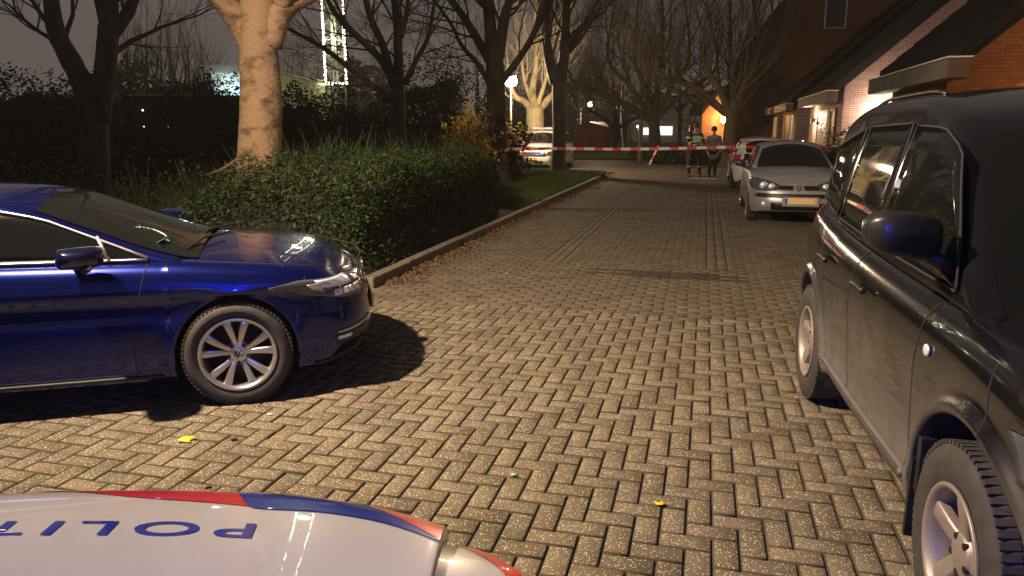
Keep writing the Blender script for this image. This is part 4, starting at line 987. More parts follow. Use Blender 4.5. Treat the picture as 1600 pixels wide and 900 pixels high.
class Tree:
    def __init__(s, seed, m, twig=None): s.r = random.Random(seed); s.t = MB(); s.c = MB(); s.m = m; s.n = 0
    def limb(s, P, r0, r1, mb=None, n=10, k=4, rough=.05):
        Q = smoothpath(P, k); R = [(r0+(r1-r0)*i/(len(Q)-1))*(1+s.r.uniform(-rough, rough)) for i in range(len(Q))]; (mb or s.c).tube(Q, R, n); return Q, R
    def grow(s, p, d, L, r, depth, spread=.55, upw=.12, sparse=1.):
        """a branch that wanders, rises and forks down to twigs"""
        seg = 5 if depth > 1 else 3; P = [p]; q = Vector(d); R = [r]
        for i in range(seg):
            q = (q+Vector([s.r.gauss(0, .13) for _ in range(3)])+Vector((0, 0, upw))).normalized(); P.append(P[-1]+q*(L/seg)); R.append(r*(1-.55*(i+1)/seg))
        s.c.tube(P, R, 6 if depth > 2 else (4 if depth > 0 else 3), 0, False); s.n += 1
        if depth <= 0: return
        kids = {5: 6, 4: 5, 3: 5, 2: 5, 1: 4}[min(depth, 5)]
        for i in range(kids):
            if s.r.random() > sparse: continue
            t = .25+.75*(i+s.r.random()*.7)/kids; k = min(int(t*seg), seg-1); b = P[k].lerp(P[k+1], t*seg-k); dr = (P[k+1]-P[k]).normalized()
            a = s.r.uniform(0, 6.283); o = dr.orthogonal().normalized(); o = o*math.cos(a)+dr.cross(o)*math.sin(a)
            nd = (dr*math.cos(spread)+o*math.sin(spread*s.r.uniform(.7, 1.4))).normalized()
            s.grow(b, nd, L*s.r.uniform(.5, .72)*(1.1-.35*t), R[k]*s.r.uniform(.45, .62), depth-1, spread, upw, sparse)
        s.grow(P[-1], q, L*.6, R[-1]*.9, depth-1, spread, upw, sparse)
    def sprout(s, QR, n, L, depth, t0=.3, spread=.7, upw=.12, sparse=1.):
        Q, R = QR
        for i in range(n):
            k = min(int((t0+(1-t0)*(i+s.r.random())/n)*(len(Q)-1)), len(Q)-2); dr = (Q[k+1]-Q[k]).normalized(); a = s.r.uniform(0, 6.283); o = dr.orthogonal().normalized(); o = o*math.cos(a)+dr.cross(o)*math.sin(a)
            s.grow(Q[k], (dr*math.cos(spread)+o*math.sin(spread)).normalized(), L*s.r.uniform(.7, 1.2), max(R[k]*.30, .010), depth, .55, upw, sparse)
        s.grow(Q[-1], (Q[-1]-Q[-2]).normalized(), L, R[-1]*.9, depth, .5, upw, sparse)
    def build(s, label, group=None, name='tree'):
        base = Vector(s.t.V[0]); o = thing(name, label, 'tree', (0, 0, 0), 0, group)
        s.t.build('trunk', s.m, o, True); s.c.build('branches', s.m, o, True); return o
def flare(r, z): return r*(1+.55*math.exp(-z/.22))
def trunk(T, P, r0, r1, n=20, lob=0):
    Q = smoothpath(P, 6); L = len(Q); R = [flare(r0+(r1-r0)*i/(L-1), Q[i].z)*(1+T.r.uniform(-.02, .02)) for i in range(L)]; T.t.tube(Q, R, n); return Q, R
def W(px, py, Y): p = atY(px, py, Y); return Vector((p.x, p.y, p.z))
# big pale trunk behind the hedge
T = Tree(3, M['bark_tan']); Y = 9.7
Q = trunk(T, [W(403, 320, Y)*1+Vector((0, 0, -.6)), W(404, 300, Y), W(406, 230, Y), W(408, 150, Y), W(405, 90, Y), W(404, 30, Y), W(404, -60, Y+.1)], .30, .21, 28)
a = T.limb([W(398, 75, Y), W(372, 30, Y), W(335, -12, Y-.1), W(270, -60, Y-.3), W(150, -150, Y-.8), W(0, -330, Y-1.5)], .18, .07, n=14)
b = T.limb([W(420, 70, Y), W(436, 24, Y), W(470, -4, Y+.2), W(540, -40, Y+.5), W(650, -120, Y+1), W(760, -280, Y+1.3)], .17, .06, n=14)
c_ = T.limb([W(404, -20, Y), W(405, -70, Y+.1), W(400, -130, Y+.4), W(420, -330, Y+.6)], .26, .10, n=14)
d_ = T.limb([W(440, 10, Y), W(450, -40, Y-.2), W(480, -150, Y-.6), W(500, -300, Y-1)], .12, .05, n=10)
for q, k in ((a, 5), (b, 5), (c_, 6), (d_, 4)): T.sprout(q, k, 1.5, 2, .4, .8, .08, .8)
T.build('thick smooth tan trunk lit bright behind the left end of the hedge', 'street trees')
# forked trunk at the far left
T = Tree(4, bark('reddish brown bark', (.018, .012, .008), (.055, .036, .022), 7, .35, .62, 1.)); Y = 12.2
Q = trunk(T, [W(147, 300, Y)+Vector((0, 0, -.5)), W(147, 280, Y), W(148, 220, Y), W(147, 170, Y), W(152, 120, Y+.1)], .27, .16, 18)
a = T.limb([W(143, 185, Y), W(128, 130, Y), W(108, 90, Y), W(88, 50, Y), W(80, 0, Y), W(70, -90, Y), W(20, -240, Y)], .19, .08, n=12)
b = T.limb([W(155, 190, Y), W(162, 130, Y), W(168, 70, Y+.1), W(170, 40, Y+.1)], .17, .16, n=12)
c_ = T.limb([W(169, 50, Y+.1), W(158, 10, Y), W(150, -40, Y), W(140, -200, Y)], .11, .05, n=10)
d_ = T.limb([W(168, 60, Y+.1), W(190, 34, Y+.2), W(208, 2, Y+.3), W(225, -60, Y+.5), W(260, -200, Y+.9)], .12, .05, n=10)
for q, k in ((a, 8), (b, 2), (c_, 5), (d_, 7)): T.sprout(q, k, 1.6, 3, .35, .8, .02, .8)
T.build('brown forked tree standing far left behind the blue car', 'street trees')
# dark spreading tree behind the hedge
T = Tree(5, M['bark_dark']); Y = 17.
Q = trunk(T, [W(623, 262, Y)+Vector((0, 0, -.5)), W(623, 240, Y), W(622, 190, Y), W(621, 120, Y)], .21, .15, 16)
L1 = T.limb([W(616, 160, Y), W(590, 140, Y), W(548, 108, Y+.1), W(510, 78, Y+.2), W(470, 55, Y+.3), W(440, 40, Y+.4)], .085, .03, n=8)
L2 = T.limb([W(618, 140, Y), W(600, 100, Y), W(575, 72, Y), W(545, 45, Y-.1), (W(520, 15, Y-.2)), W(500, -30, Y-.3)], .10, .045, n=8)
L3 = T.limb([W(612, 120, Y), W(598, 70, Y+.1), W(580, 30, Y+.2), W(568, -20, Y+.3), W(560, -120, Y+.4)], .10, .045, n=8)
L4 = T.limb([W(624, 140, Y), W(622, 80, Y), W(620, 30, Y), W(612, -30, Y), W(600, -150, Y)], .12, .05, n=8)
L5 = T.limb([W(632, 132, Y), W(650, 95, Y), W(668, 60, Y+.1), W(678, 10, Y+.2), W(690, -60, Y+.3)], .07, .03, n=8)
L6 = T.limb([W(626, 60, Y), W(636, 20, Y), W(640, -30, Y), W(655, -120, Y)], .06, .03, n=8)
for q, k in ((L1, 7), (L2, 6), (L3, 6), (L4, 7), (L5, 6), (L6, 4)): T.sprout(q, k+4, 1.5, 3, .2, .75, .03, .85)
T.build('dark bare tree with low spreading boughs in front of the lit mast', 'street trees')
# tree with the tape knotted round it
T = Tree(6, M['bark_dark']); Y = 20.
Q = trunk(T, [W(778, 300, Y)+Vector((0, 0, -.3)), W(778, 285, Y), W(777, 220, Y), W(775, 150, Y), W(772, 60, Y)], .31, .22, 18)
L1 = T.limb([W(768, 100, Y), W(745, 60, Y), W(720, 20, Y), W(690, -20, Y), W(640, -120, Y)], .13, .05, n=8)
L2 = T.limb([W(770, 90, Y), W(764, 20, Y), W(758, -40, Y), W(740, -160, Y)], .19, .07, n=10)
L3 = T.limb([W(778, 90, Y), W(788, 30, Y), W(800, -20, Y), W(820, -160, Y)], .17, .06, n=10)
L4 = T.limb([W(782, 130, Y), W(812, 90, Y-.3), W(835, 50, Y-.5), W(850, 0, Y-.6), W(880, -90, Y-.9)], .10, .05, n=8)
L5 = T.limb([W(765, 130, Y), W(745, 98, Y), W(722, 72, Y+.1), W(700, 30, Y+.2), W(660, -20, Y+.3)], .08, .03, n=8)
for q, k in ((L1, 6), (L2, 6), (L3, 6), (L4, 6), (L5, 6)): T.sprout(q, k+4, 1.7, 3, .25, .7, .04, .85)
tape_tree = T.build('dark tree with barrier tape wrapped round its trunk', 'street trees')
# slimmer tree in front of the far police car
T = Tree(7, M['bark_dark']); Y = 26.8
Q = trunk(T, [W(872, 272, Y)+Vector((0, 0, -.3)), W(872, 262, Y), W(874, 210, Y), W(873, 160, Y), W(872, 110, Y)], .26, .22, 16)
L1 = T.limb([W(868, 130, Y), W(858, 90, Y), W(853, 50, Y), W(858, 0, Y), W(866, -90, Y)], .22, .09, n=8)
L2 = T.limb([W(876, 125, Y), W(882, 80, Y), W(884, 30, Y), W(888, -30, Y), W(900, -140, Y)], .22, .09, n=8)
L3 = T.limb([W(880, 95, Y), W(900, 60, Y), W(925, 20, Y), W(950, -40, Y)], .09, .04, n=8)
for q, k in ((L1, 7), (L2, 8), (L3, 6)): T.sprout(q, k+4, 2.0, 3, .2, .7, .05, .85)
T.build('dark trunk standing on the lawn in front of the far police car', 'street trees')
# pollarded pale plane tree lit by the lamp
T = Tree(8, M['bark_pale']); Y = 33.
Q = trunk(T, [W(835, 228, Y)+Vector((0, 0, -1.)), W(835, 215, Y), W(836, 190, Y), W(836, 166, Y)], .42, .38, 14)
for pts, r in (([(832, 172), (818, 158), (805, 150), (795, 120), (790, 60)], .18), ([(836, 168), (832, 140), (838, 100), (836, 40), (840, -30)], .2), ([(842, 172), (856, 156), (868, 140), (878, 100), (885, 40)], .18), ([(834, 165), (824, 140), (818, 118), (812, 60)], .12), ([(840, 165), (848, 140), (856, 110), (860, 50)], .12)):
    q = T.limb([W(x, y, Y+T.r.uniform(-.5, .5)) for x, y in pts], r, .04, n=8); T.sprout(q, 5, 2.2, 2, .3, .5, .15)
T.build('pale pollarded plane tree glowing in the light of the street lamp', 'street trees')
# tree at the bend and the tree before the wall lamp
def fan_tree(seed, px, base, Y, r, fork, limbs, label, m='bark_dark', depth=3, L=3.0, group='street trees', kids=12, sparse=.95, upw=.10):
    T = Tree(seed, M[m]); b = W(px, base, Y); b.z = -.1; f = W(px+T.r.uniform(-4, 4), fork, Y); Q = trunk(T, [b, b+Vector((0, 0, .4)), b.lerp(f, .6)+Vector((T.r.uniform(-.05, .05), 0, 0)), f, f+Vector((0, 0, .5))], r, r*.6, 12)
    for dx, dy, rr in limbs:
        e_ = W(px+dx, fork-dy, Y+T.r.uniform(-2.5, 2.5)); mid = f.lerp(e_, .5)+Vector((dx*.0006*Y, 0, -.05*abs(dx)/40)); q = T.limb([f-Vector((0, 0, .3)), f.lerp(mid, .5), mid, e_], r*rr, r*.12, n=7); T.sprout(q, kids, L, depth, .2, .6, upw, sparse)
    return T.build(label, group)
fan_tree(21, 1024, 238, 41, .40, 182, [(-75, 90, .5), (-60, 190, .45), (-25, 200, .55), (10, 220, .6), (45, 190, .45), (80, 170, .4), (-110, 130, .35)], 'large bare tree at the bend of the road left of the police officer')
fan_tree(22, 1140, 232, 33, .34, 175, [(-70, 130, .45), (-35, 170, .5), (0, 190, .6), (35, 190, .5), (65, 170, .4), (-100, 150, .35)], 'bare tree in front of the wall lamp right of the two people')
fan_tree(23, 958, 230, 52, .26, 196, [(-35, 60, .6), (0, 80, .6), (45, 40, .5)], 'slim crooked tree beyond the far lawn', depth=2, L=2.2)
for i, (px, Y, r) in enumerate(((905, 70, .2), (975, 62, .14), (985, 75, .14), (1000, 66, .2), (1062, 70, .22), (1095, 58, .2), (925, 80, .2), (745, 60, .3))):
    fan_tree(30+i, px, 222, Y, r, 170, [(-40, 90, .6), (0, 130, .7), (40, 100, .6), (15, 60, .5)], ['thin far tree just right of the red container', 'thin far tree left of the pair in the gap', 'thin far tree in the gap beyond the bend', 'thin far tree next to the wooden post', 'far tree just left of the police officer', 'far tree behind the person in the grey coat', 'far tree behind the red container', 'far tree between the lit mast and the lamp'][i], depth=2, L=3.2, group='far bare trees', kids=6)
for i, (px, Y, h) in enumerate(((205, 48, 110), (235, 52, 115), (270, 46, 100), (300, 55, 95), (455, 62, 80), (480, 70, 90), (560, 75, 60), (600, 70, 70))):
    fan_tree(50+i, px, 200, Y, .22, 165, [(-22, h*.8, .6), (-5, h, .7), (15, h*.9, .6), (30, h*.6, .5)], ['misty bare tree left of the dark shed roof', 'misty bare tree above the left end of the dark shed', 'misty bare tree above the middle of the dark shed', 'misty bare tree above the right end of the dark shed', 'misty bare tree above the left of the pale flat roof', 'misty bare tree just left of the lit mast', 'misty bare tree just right of the lit mast', 'misty bare tree behind the dark spreading tree'][i], 'bark_mid', 2, 2.4, 'misty trees on the skyline', 6, .9, .2)
# evergreen masses
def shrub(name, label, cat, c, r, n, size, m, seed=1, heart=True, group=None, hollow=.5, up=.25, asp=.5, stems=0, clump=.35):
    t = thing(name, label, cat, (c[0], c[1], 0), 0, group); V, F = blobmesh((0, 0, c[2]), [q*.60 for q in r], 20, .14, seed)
    if heart: mk('dark_filler', V, F, M['heart'], t, True)
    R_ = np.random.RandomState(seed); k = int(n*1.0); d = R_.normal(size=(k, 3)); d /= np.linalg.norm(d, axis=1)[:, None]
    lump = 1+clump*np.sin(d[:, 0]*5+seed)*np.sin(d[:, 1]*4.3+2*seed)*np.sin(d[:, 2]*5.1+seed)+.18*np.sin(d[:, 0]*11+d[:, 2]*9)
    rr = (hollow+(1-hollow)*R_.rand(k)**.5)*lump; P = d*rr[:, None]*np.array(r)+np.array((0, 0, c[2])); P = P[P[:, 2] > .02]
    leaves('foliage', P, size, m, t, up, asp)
    if stems:
        g = MB(); q = random.Random(seed)
        for _ in range(stems):
            a = q.uniform(0, 6.28); e_ = Vector((math.cos(a)*r[0]*q.uniform(.2, .9), math.sin(a)*r[1]*q.uniform(.2, .9), c[2]+r[2]*q.uniform(.2, .95))); g.tube([(0, 0, 0), e_*.5+Vector((0, 0, .1)), e_], [.014, .01, .005], 5)
        g.build('stems', M['stem'], t)
    return t
LB = [('tall dark evergreen bush behind the forked tree at the far left', 60, 22, 2.6, 2.9), ('dark evergreen bush rising left of the forked tree', 10, 24, 2.4, 2.5), ('dark evergreen bush between the forked tree and the tan trunk', 330, 26, 2.0, 3.0), ('dark evergreen bush right behind the tan trunk', 470, 25, 1.7, 2.6), ('round dark bush under the lit mast', 545, 22, 2.3, 1.9), ('dark bush behind the spreading tree', 600, 24, 2.4, 2.1), ('tall loose dark bush between the spreading tree and the taped tree', 690, 28, 2.4, 3.7), ('broad dark bush left of the taped tree', 735, 24, 1.8, 1.7), ('low dark bush behind the undergrowth at the far left', 110, 19, 2.6, 1.5), ('dark bush behind the left end of the hedge', 250, 21, 2.4, 1.5), ('squat dark bush right of the tan trunk', 520, 19, 2.0, 1.2)]
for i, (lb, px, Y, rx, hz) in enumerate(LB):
    p = atY(px, 220, Y); shrub('evergreen_bush', lb, 'bush', (p.x, p.y, hz*.48), (rx, rx*.8, hz*.62), 9000, .13, M['leafdim'], 70+i, True, 'dark evergreen bushes', .62, .2, .45)
nn_ = 30000; xx = -70+150*rs.rand(nn_); hh = 5.5+2.2*np.sin(xx*.21)+1.2*np.sin(xx*.57+1)+.8*np.sin(xx*1.3); P = np.stack([xx, 104+7*rs.rand(nn_), hh*rs.rand(nn_)**.6*1.25], 1)
V = []; xs_ = np.linspace(-72, 82, 90); hs_ = 5.0+2.2*np.sin(xs_*.21)+1.2*np.sin(xs_*.57+1)+.5*np.sin(xs_*1.3)
for x, h_ in zip(xs_, hs_): V += [(x, 106, -.1), (x, 107.5, h_*.55), (x, 109, h_*.8), (x, 111, h_*.5), (x, 112, -.1)]
wd = mk('far_woods', V, [(i*5+j, (i+1)*5+j, (i+1)*5+j+1, i*5+j+1) for i in range(89) for j in range(4)], M['heart'], None, True); tag(wd, kind='stuff')
tag(leaves('far_woods_foliage', P, .75, M['leafdim'], None, .3, .5), kind='stuff')
# yellow-leaved shrubs by the taped tree
p = atY(735, 250, 18.6); shrub('yellow_shrub', 'shrub with bright yellow leaves left of the taped tree', 'shrub', (p.x, p.y, 1.2), (.62, .5, .85), 1300, .10, M['yel'], 91, False, 'yellow-leaved shrubs', .35, .2, .8, 26)
p = atY(700, 250, 18.2); shrub('yellow_shrub', 'thin shrub with few pale brown leaves above the hedge end', 'shrub', (p.x, p.y, 1.1), (.7, .5, .6), 420, .07, M['brownleaf'], 92, False, 'yellow-leaved shrubs', .3, .2, .8, 22)
p = atY(799, 250, 24.5); shrub('yellow_shrub', 'shrub with golden leaves between the taped tree and the far police car', 'shrub', (p.x, p.y, .95), (.48, .5, .95), 1100, .085, M['yel'], 93, False, 'yellow-leaved shrubs', .3, .2, .8, 30)
p = atY(800, 262, 23.0); shrub('brown_shrub', 'dry brown shrub at the foot of the golden shrub', 'shrub', (p.x, p.y, .35), (.65, .5, .45), 1100, .06, M['brownleaf'], 94, False, None, .3, .4, .5, 30)
p = atY(1335, 235, 16.5); shrub('garden_shrub', 'leafy garden shrub between the silver car and the black SUV', 'shrub', (p.x, p.y, .75), (.95, .8, .85), 3600, .075, M['leafmix'], 95, True, None, .6, .2, .6, 20)
p = atY(1078, 190, 27.5); shrub('small_bush', 'small bright leafed sapling behind the police officer', 'shrub', (p.x, p.y, 1.75), (.32, .3, .45), 160, .11, M['leafmix'], 96, False, None, .3, .2, .7, 12)
for i, (px, Y, lb) in enumerate(((1050, 35.5, 'low dark shrub behind the wooden post'), (1100, 35.0, 'low dark shrub behind the person in the grey coat'), (1020, 44, 'low dark shrub under the big tree at the bend'))):
    p = atY(px, 240, Y); shrub('low_shrub', lb, 'shrub', (p.x, p.y, .3), (1.9, .9, .55), 2200, .10, M['leafdark'], 100+i, True, 'low shrubs at the bend')
p = atY(215, 280, 11.2); shrub('wild_shrub', 'spindly brown wild shrub beside the forked trunk', 'shrub', (p.x, p.y, .65), (.5, .4, .6), 220, .06, M['brownleaf'], 110, False, None, .3, .3, .6, 14)
p = atY(305, 280, 10.8); shrub('wild_shrub', 'spindly green shrub between the forked trunk and the tan trunk', 'shrub', (p.x, p.y, .65), (.65, .4, .62), 420, .06, M['leafmix'], 111, False, None, .3, .3, .6, 16)
p = atY(60, 270, 12.); shrub('wild_shrub', 'reddish brown shrub left of the forked trunk', 'shrub', (p.x, p.y, .6), (1.3, .6, .6), 1500, .06, M['brownleaf'], 112, False, None, .3, .3, .6, 24)
g = MB(); a, b = W(322, 274, 10.3), W(372, 248, 10.0); g.tube([a, a.lerp(b, .5)+Vector((0, 0, -.03)), b], [.016, .02, .022], 7); tag(g.build('cut_branch', M['bark_tan'], None, True), 'pale bare branch leaning against the tan trunk', 'branch')
# ================================================================== HOUSES
def brick(name, c1, c2, mo, rough=.85):
    m = mat(name, c1, rough); n = m.node_tree; b = n.nodes['Principled BSDF']; t = N(m, 'ShaderNodeTexCoord'); s = N(m, 'ShaderNodeSeparateXYZ'); a = N(m, 'ShaderNodeMath', operation='ADD'); c = N(m, 'ShaderNodeCombineXYZ')
    n.links.new(t.outputs['Object'], s.inputs[0]); n.links.new(s.outputs['X'], a.inputs[0]); n.links.new(s.outputs['Y'], a.inputs[1]); n.links.new(a.outputs[0], c.inputs[0]); n.links.new(s.outputs['Z'], c.inputs[1])
    q = N(m, 'ShaderNodeTexBrick', Scale=1.0, Bias=-.1); q.inputs['Brick Width'].default_value = .22; q.inputs['Row Height'].default_value = .0667; q.inputs['Mortar Size'].default_value = .008; q.inputs['Mortar Smooth'].default_value = .2
    q.inputs['Color1'].default_value = (*c1, 1); q.inputs['Color2'].default_value = (*c2, 1); q.inputs['Mortar'].default_value = (*mo, 1)
    n.links.new(c.outputs[0], q.inputs['Vector']); x = N(m, 'ShaderNodeTexNoise', Scale=1.6, Detail=5.); n.links.new(t.outputs['Object'], x.inputs['Vector'])
    mr = N(m, 'ShaderNodeMapRange'); mr.inputs['To Min'].default_value = .6; mr.inputs['To Max'].default_value = 1.35; n.links.new(x.outputs[0], mr.inputs['Value'])
    h = N(m, 'ShaderNodeVectorMath', operation='SCALE'); n.links.new(q.outputs['Color'], h.inputs[0]); n.links.new(mr.outputs[0], h.inputs['Scale']); n.links.new(h.outputs[0], b.inputs['Base Color'])
    bp = N(m, 'ShaderNodeBump', Strength=.7, Distance=.012); bp.invert = True; n.links.new(q.outputs['Fac'], bp.inputs['Height']); n.links.new(bp.outputs[0], b.inputs['Normal']); return m
M['brick_pink'] = brick('pinkish brick', (.30, .18, .14), (.20, .12, .10), (.42, .34, .30))
M['brick_dark'] = brick('dark red brick', (.13, .055, .035), (.09, .04, .028), (.12, .09, .075))
M['brick_orange'] = brick('orange brick', (.36, .17, .08), (.27, .12, .055), (.20, .12, .07))
def roofm():
    m = mat('dark roof tiles', (.012, .011, .011), .9, spec=.2); n = m.node_tree; b = n.nodes['Principled BSDF']; t = N(m, 'ShaderNodeTexCoord'); w_ = N(m, 'ShaderNodeTexWave', Scale=2.2, bands_direction='X'); n.links.new(t.outputs['Object'], w_.inputs['Vector'])
    w2 = N(m, 'ShaderNodeTexWave', Scale=1.6, bands_direction='Z', wave_profile='SAW'); n.links.new(t.outputs['Object'], w2.inputs['Vector']); a = N(m, 'ShaderNodeMath', operation='ADD'); n.links.new(w_.outputs[1], a.inputs[0]); n.links.new(w2.outputs[1], a.inputs[1])
    bp = N(m, 'ShaderNodeBump', Strength=.8, Distance=.05); n.links.new(a.outputs[0], bp.inputs['Height']); n.links.new(bp.outputs[0], b.inputs['Normal']); return m
M['roof'] = roofm()
M['fascia'] = mat('weathered fascia', (.12, .112, .095), .7, noise=(2, (.065, .06, .05), .35, .7)); M['whitewood'] = mat('white window frame', (.6, .58, .54), .5)
M['doorbrown'] = mat('brown door', (.10, .055, .035), .5); M['doorgrey'] = mat('pale garage door', (.32, .29, .24), .5); M['pane'] = mat('dark window pane', (.01, .01, .012), .05, spec=.7)
def house(label, u, v, L, Wd, ze, slope, brickm, front=0., ov=.25, fascia=True, doors=(), win=(), wallu=0., group='brick houses along the right side', fd=.55, sl=None):
    """gable faces the camera; the street front runs along the road at v"""
    o = thing('brick_house', label, 'house', uv(u, v), RANG, group); tn = math.tan(math.radians(slope)); hr = ze+Wd/2*tn
    g = MB(); x0 = wallu
    P = [(0, 0), (0, ze-.02), (Wd/2, hr-.02), (Wd, ze-.02), (Wd, 0)]; n = 5                  # (lat, z)
    V = [(x0, -a, b) for a, b in P]+[(L, -a, b) for a, b in P]
    g.add(V, [(0, 1, 2, 3, 4), (9, 8, 7, 6, 5)]+[(j, j+5, (j+1) % 5+5, (j+1) % 5) for j in range(5) if j not in (1, 2)]); g.build('wall', brickm, o)
    g = MB(); th = .20; nx, nz = -math.sin(math.radians(slope)), math.cos(math.radians(slope))
    for s in (0, 1):
        e0 = (-front*1.0-.02, ze-front*tn*0-.0) if s == 0 else (Wd+.3, ze-.3*tn); e1 = (Wd/2, hr)
        if s == 0: e0 = (-front, ze-front*tn)
        lo = [(e0[0], e0[1]), (e1[0], e1[1])]; up_ = [(e0[0], e0[1]+th/nz), (e1[0], e1[1]+th/nz)]
        q = lo+up_[::-1]; V = [(-ov, -a, b) for a, b in q]+[(L+.1, -a, b) for a, b in q]; g.add(V, [(0, 1, 2, 3), (7, 6, 5, 4)]+[(j, j+4, (j+1) % 4+4, (j+1) % 4) for j in range(4)])
        # stepped verge tiles along the near edge
        m_ = int((Wd/2)/.32)
        for k in range(m_):
            t0, t1 = k/m_, (k+1)/m_; a0 = e0[0]+(e1[0]-e0[0])*t0; a1 = e0[0]+(e1[0]-e0[0])*t1; z0 = e0[1]+(e1[1]-e0[1])*t0+th/nz; z1 = e0[1]+(e1[1]-e0[1])*t1+th/nz
            for xa_ in (-ov-.04, L-.05): g.add([(x, -a, z) for x in (xa_, xa_+.2) for a, z in ((a0, z0-.16), (a1, z1-.16), (a1, z1+.02), (a0, z0+.055))], [(0, 1, 2, 3), (7, 6, 5, 4), (0, 4, 5, 1), (1, 5, 6, 2), (2, 6, 7, 3), (3, 7, 4, 0)])
    g.build('roof', M['roof'], o)
    if fascia:
        g = MB(); zf = ze-front*tn; x1 = -ov-.05
        g.box(((x1+L)/2, front+fd/2-.08-.0, zf-.07), (L-x1, fd, .32)); eb = bevel(g.build('eaves_box', M['fascia'], o), .01); g = MB(); g.box(((x1+L)/2-.01, front+fd/2-.08, zf+.105), (L-x1+.06, fd+.05, .025)); g.build('eaves_trim', M['whitewood'], eb); g = MB(); g.box((x1-.012, front+fd/2-.08, zf-.07), (.02, fd-.02, .30)); g.build('end_board', M['doorbrown'], eb)
    for (du, w_, h_, mt, z0) in doors:
        g = MB(); g.box((du, .02, z0+h_/2), (w_, .06, h_)); d = g.build('door', M[mt], o); g = MB()
        for s in (-1, 1): g.box((du+s*(w_/2+.035), .035, z0+h_/2), (.07, .09, h_+.07))
        g.box((du, .035, z0+h_+.035), (w_, .09, .07)); g.build('door_frame', M['whitewood'] if mt != 'doorbrown' else M['doorbrown'], d)
    for (lat, z, w_, h_) in win:                                # windows of the gable
        f = MB()
        for s in (-1, 1): f.box((x0-.02, -lat+s*w_/2, z), (.07, .07, h_+.07)); f.box((x0-.02, -lat, z+s*h_/2), (.07, w_, .07))
        fo = f.build('window', M['whitewood'], o); g = MB(); g.box((x0-.01, -lat, z), (.03, w_-.05, h_-.05)); g.build('pane', M['pane'], fo); g = MB(); g.box((x0-.05, -lat, z-h_/2-.06), (.14, w_+.14, .05)); g.build('sill', M['fascia'], fo)
    return o
house('nearest house with orange lit brick gable behind the black SUV', 14.0, 4.3, 6.2, 13, 2.95, 42, M['brick_orange'], .3, .0, True, [(3.4, 1.0, 2.1, 'doorbrown', 0), (5.0, .9, 2.0, 'doorgrey', 0)], (), 1.9, fd=.34)
house('house with brightly lit pink brick gable beside the entrance lamp', 25.0, 3.98, 7.6, 12, 2.92, 42, M['brick_pink'], .28, .0, True, [(1.5, 1.0, 2.2, 'doorbrown', 0), (3.7, 2.3, 2.2, 'doorgrey', 0)], ((4.9, 6.3, .8, 1.0),), fd=.30)
house('third house with dim tan brick gable beyond the small wall lamp', 37.3, 3.98, 6.4, 12, 2.92, 42, M['brick_pink'], .28, .0, True, [(1.4, 1.0, 2.2, 'doorgrey', 0), (3.4, 2.3, 2.2, 'doorbrown', 0)], fd=.30)
house('fourth house whose dark roof ends at the tall gable', 46.8, 3.98, 4.8, 12, 2.92, 42, M['brick_dark'], .28, .0, True, [(1.4, 1.0, 2.2, 'doorgrey', 0)], fd=.30)
house('tall dark brick house closing the row with one white framed window', 52.0, 1.6, 9, 24, 5.75, 53, M['brick_dark'], .2, .1, False, (), ((5.75, 8.7, 1.2, 1.9),), 0)
p = W(1120, 178, 45); hs = house('small brick outbuilding lit orange by the lamp on its gable', 0, 0, 3, 1.75, p.z, 52, M['brick_orange'], .05, .05, False, (), ()); hs.location = (p.x-.85, 45, 0); hs.rotation_euler.z = math.pi/2
# pale flat-roofed hall and its glazed porch, far left
M['hall'] = mat('pale yellow wall panels', (.55, .58, .34), .7, noise=(.6, (.45, .48, .28), .35, .7)); M['hallroof'] = mat('hall roof edge', (.25, .25, .2), .6); M['porch'] = mat('white porch panel', (.6, .65, .6), .6)
M['litpane'] = mat('lit porch glazing', (.2, .3, .35), .3, emit=(.45, .75, .9), es=1.6)
A_, B_ = W(405, 108, 47), W(516, 132, 62); A_.z = B_.z = 0; an = math.atan2(B_.y-A_.y, B_.x-A_.x); Lh = (B_-A_).length
h = thing('flat_roofed_hall', 'pale yellow flat-roofed hall behind the trees by the lit mast', 'building', A_, an)
g = MB(); g.box((Lh/2, 1.5, 2.55), (Lh, 3, 5.1)); g.build('wall', M['hall'], h); g = MB(); g.box((Lh/2, 1.5, 5.18), (Lh+.3, 3.4, .2)); g.build('roof', M['hallroof'], h)
for k in range(5):
    g = MB(); g.box((Lh*(k+.5)/5, -.03, 1.2), (2.2, .08, 1.5)); g.build('window', M['pane'], h)
p = W(357, 150, 42); p.z = 0; h = thing('glazed_porch', 'white glazed porch with cold blue light beside the tan trunk', 'building', p, .25)
g = MB(); g.box((0, 1.5, 2.3), (1.6, 3, 4.6)); g.build('wall', M['porch'], h); g = MB(); g.box((0, 1.5, 4.8), (2.6, 3.4, .4)); g.build('roof', M['hallroof'], h); g = MB(); g.box((.38, -.02, 3.3), (.55, .06, 1.5)); g.build('window', M['litpane'], h)
light('porch_light', p+Vector((.3, -.8, 3.9)), 60, (.75, .95, 1), .2)
light('hall_floodlight', W(455, 150, 46)+Vector((0, 0, .5)), 260, (.85, 1, .55), .3)
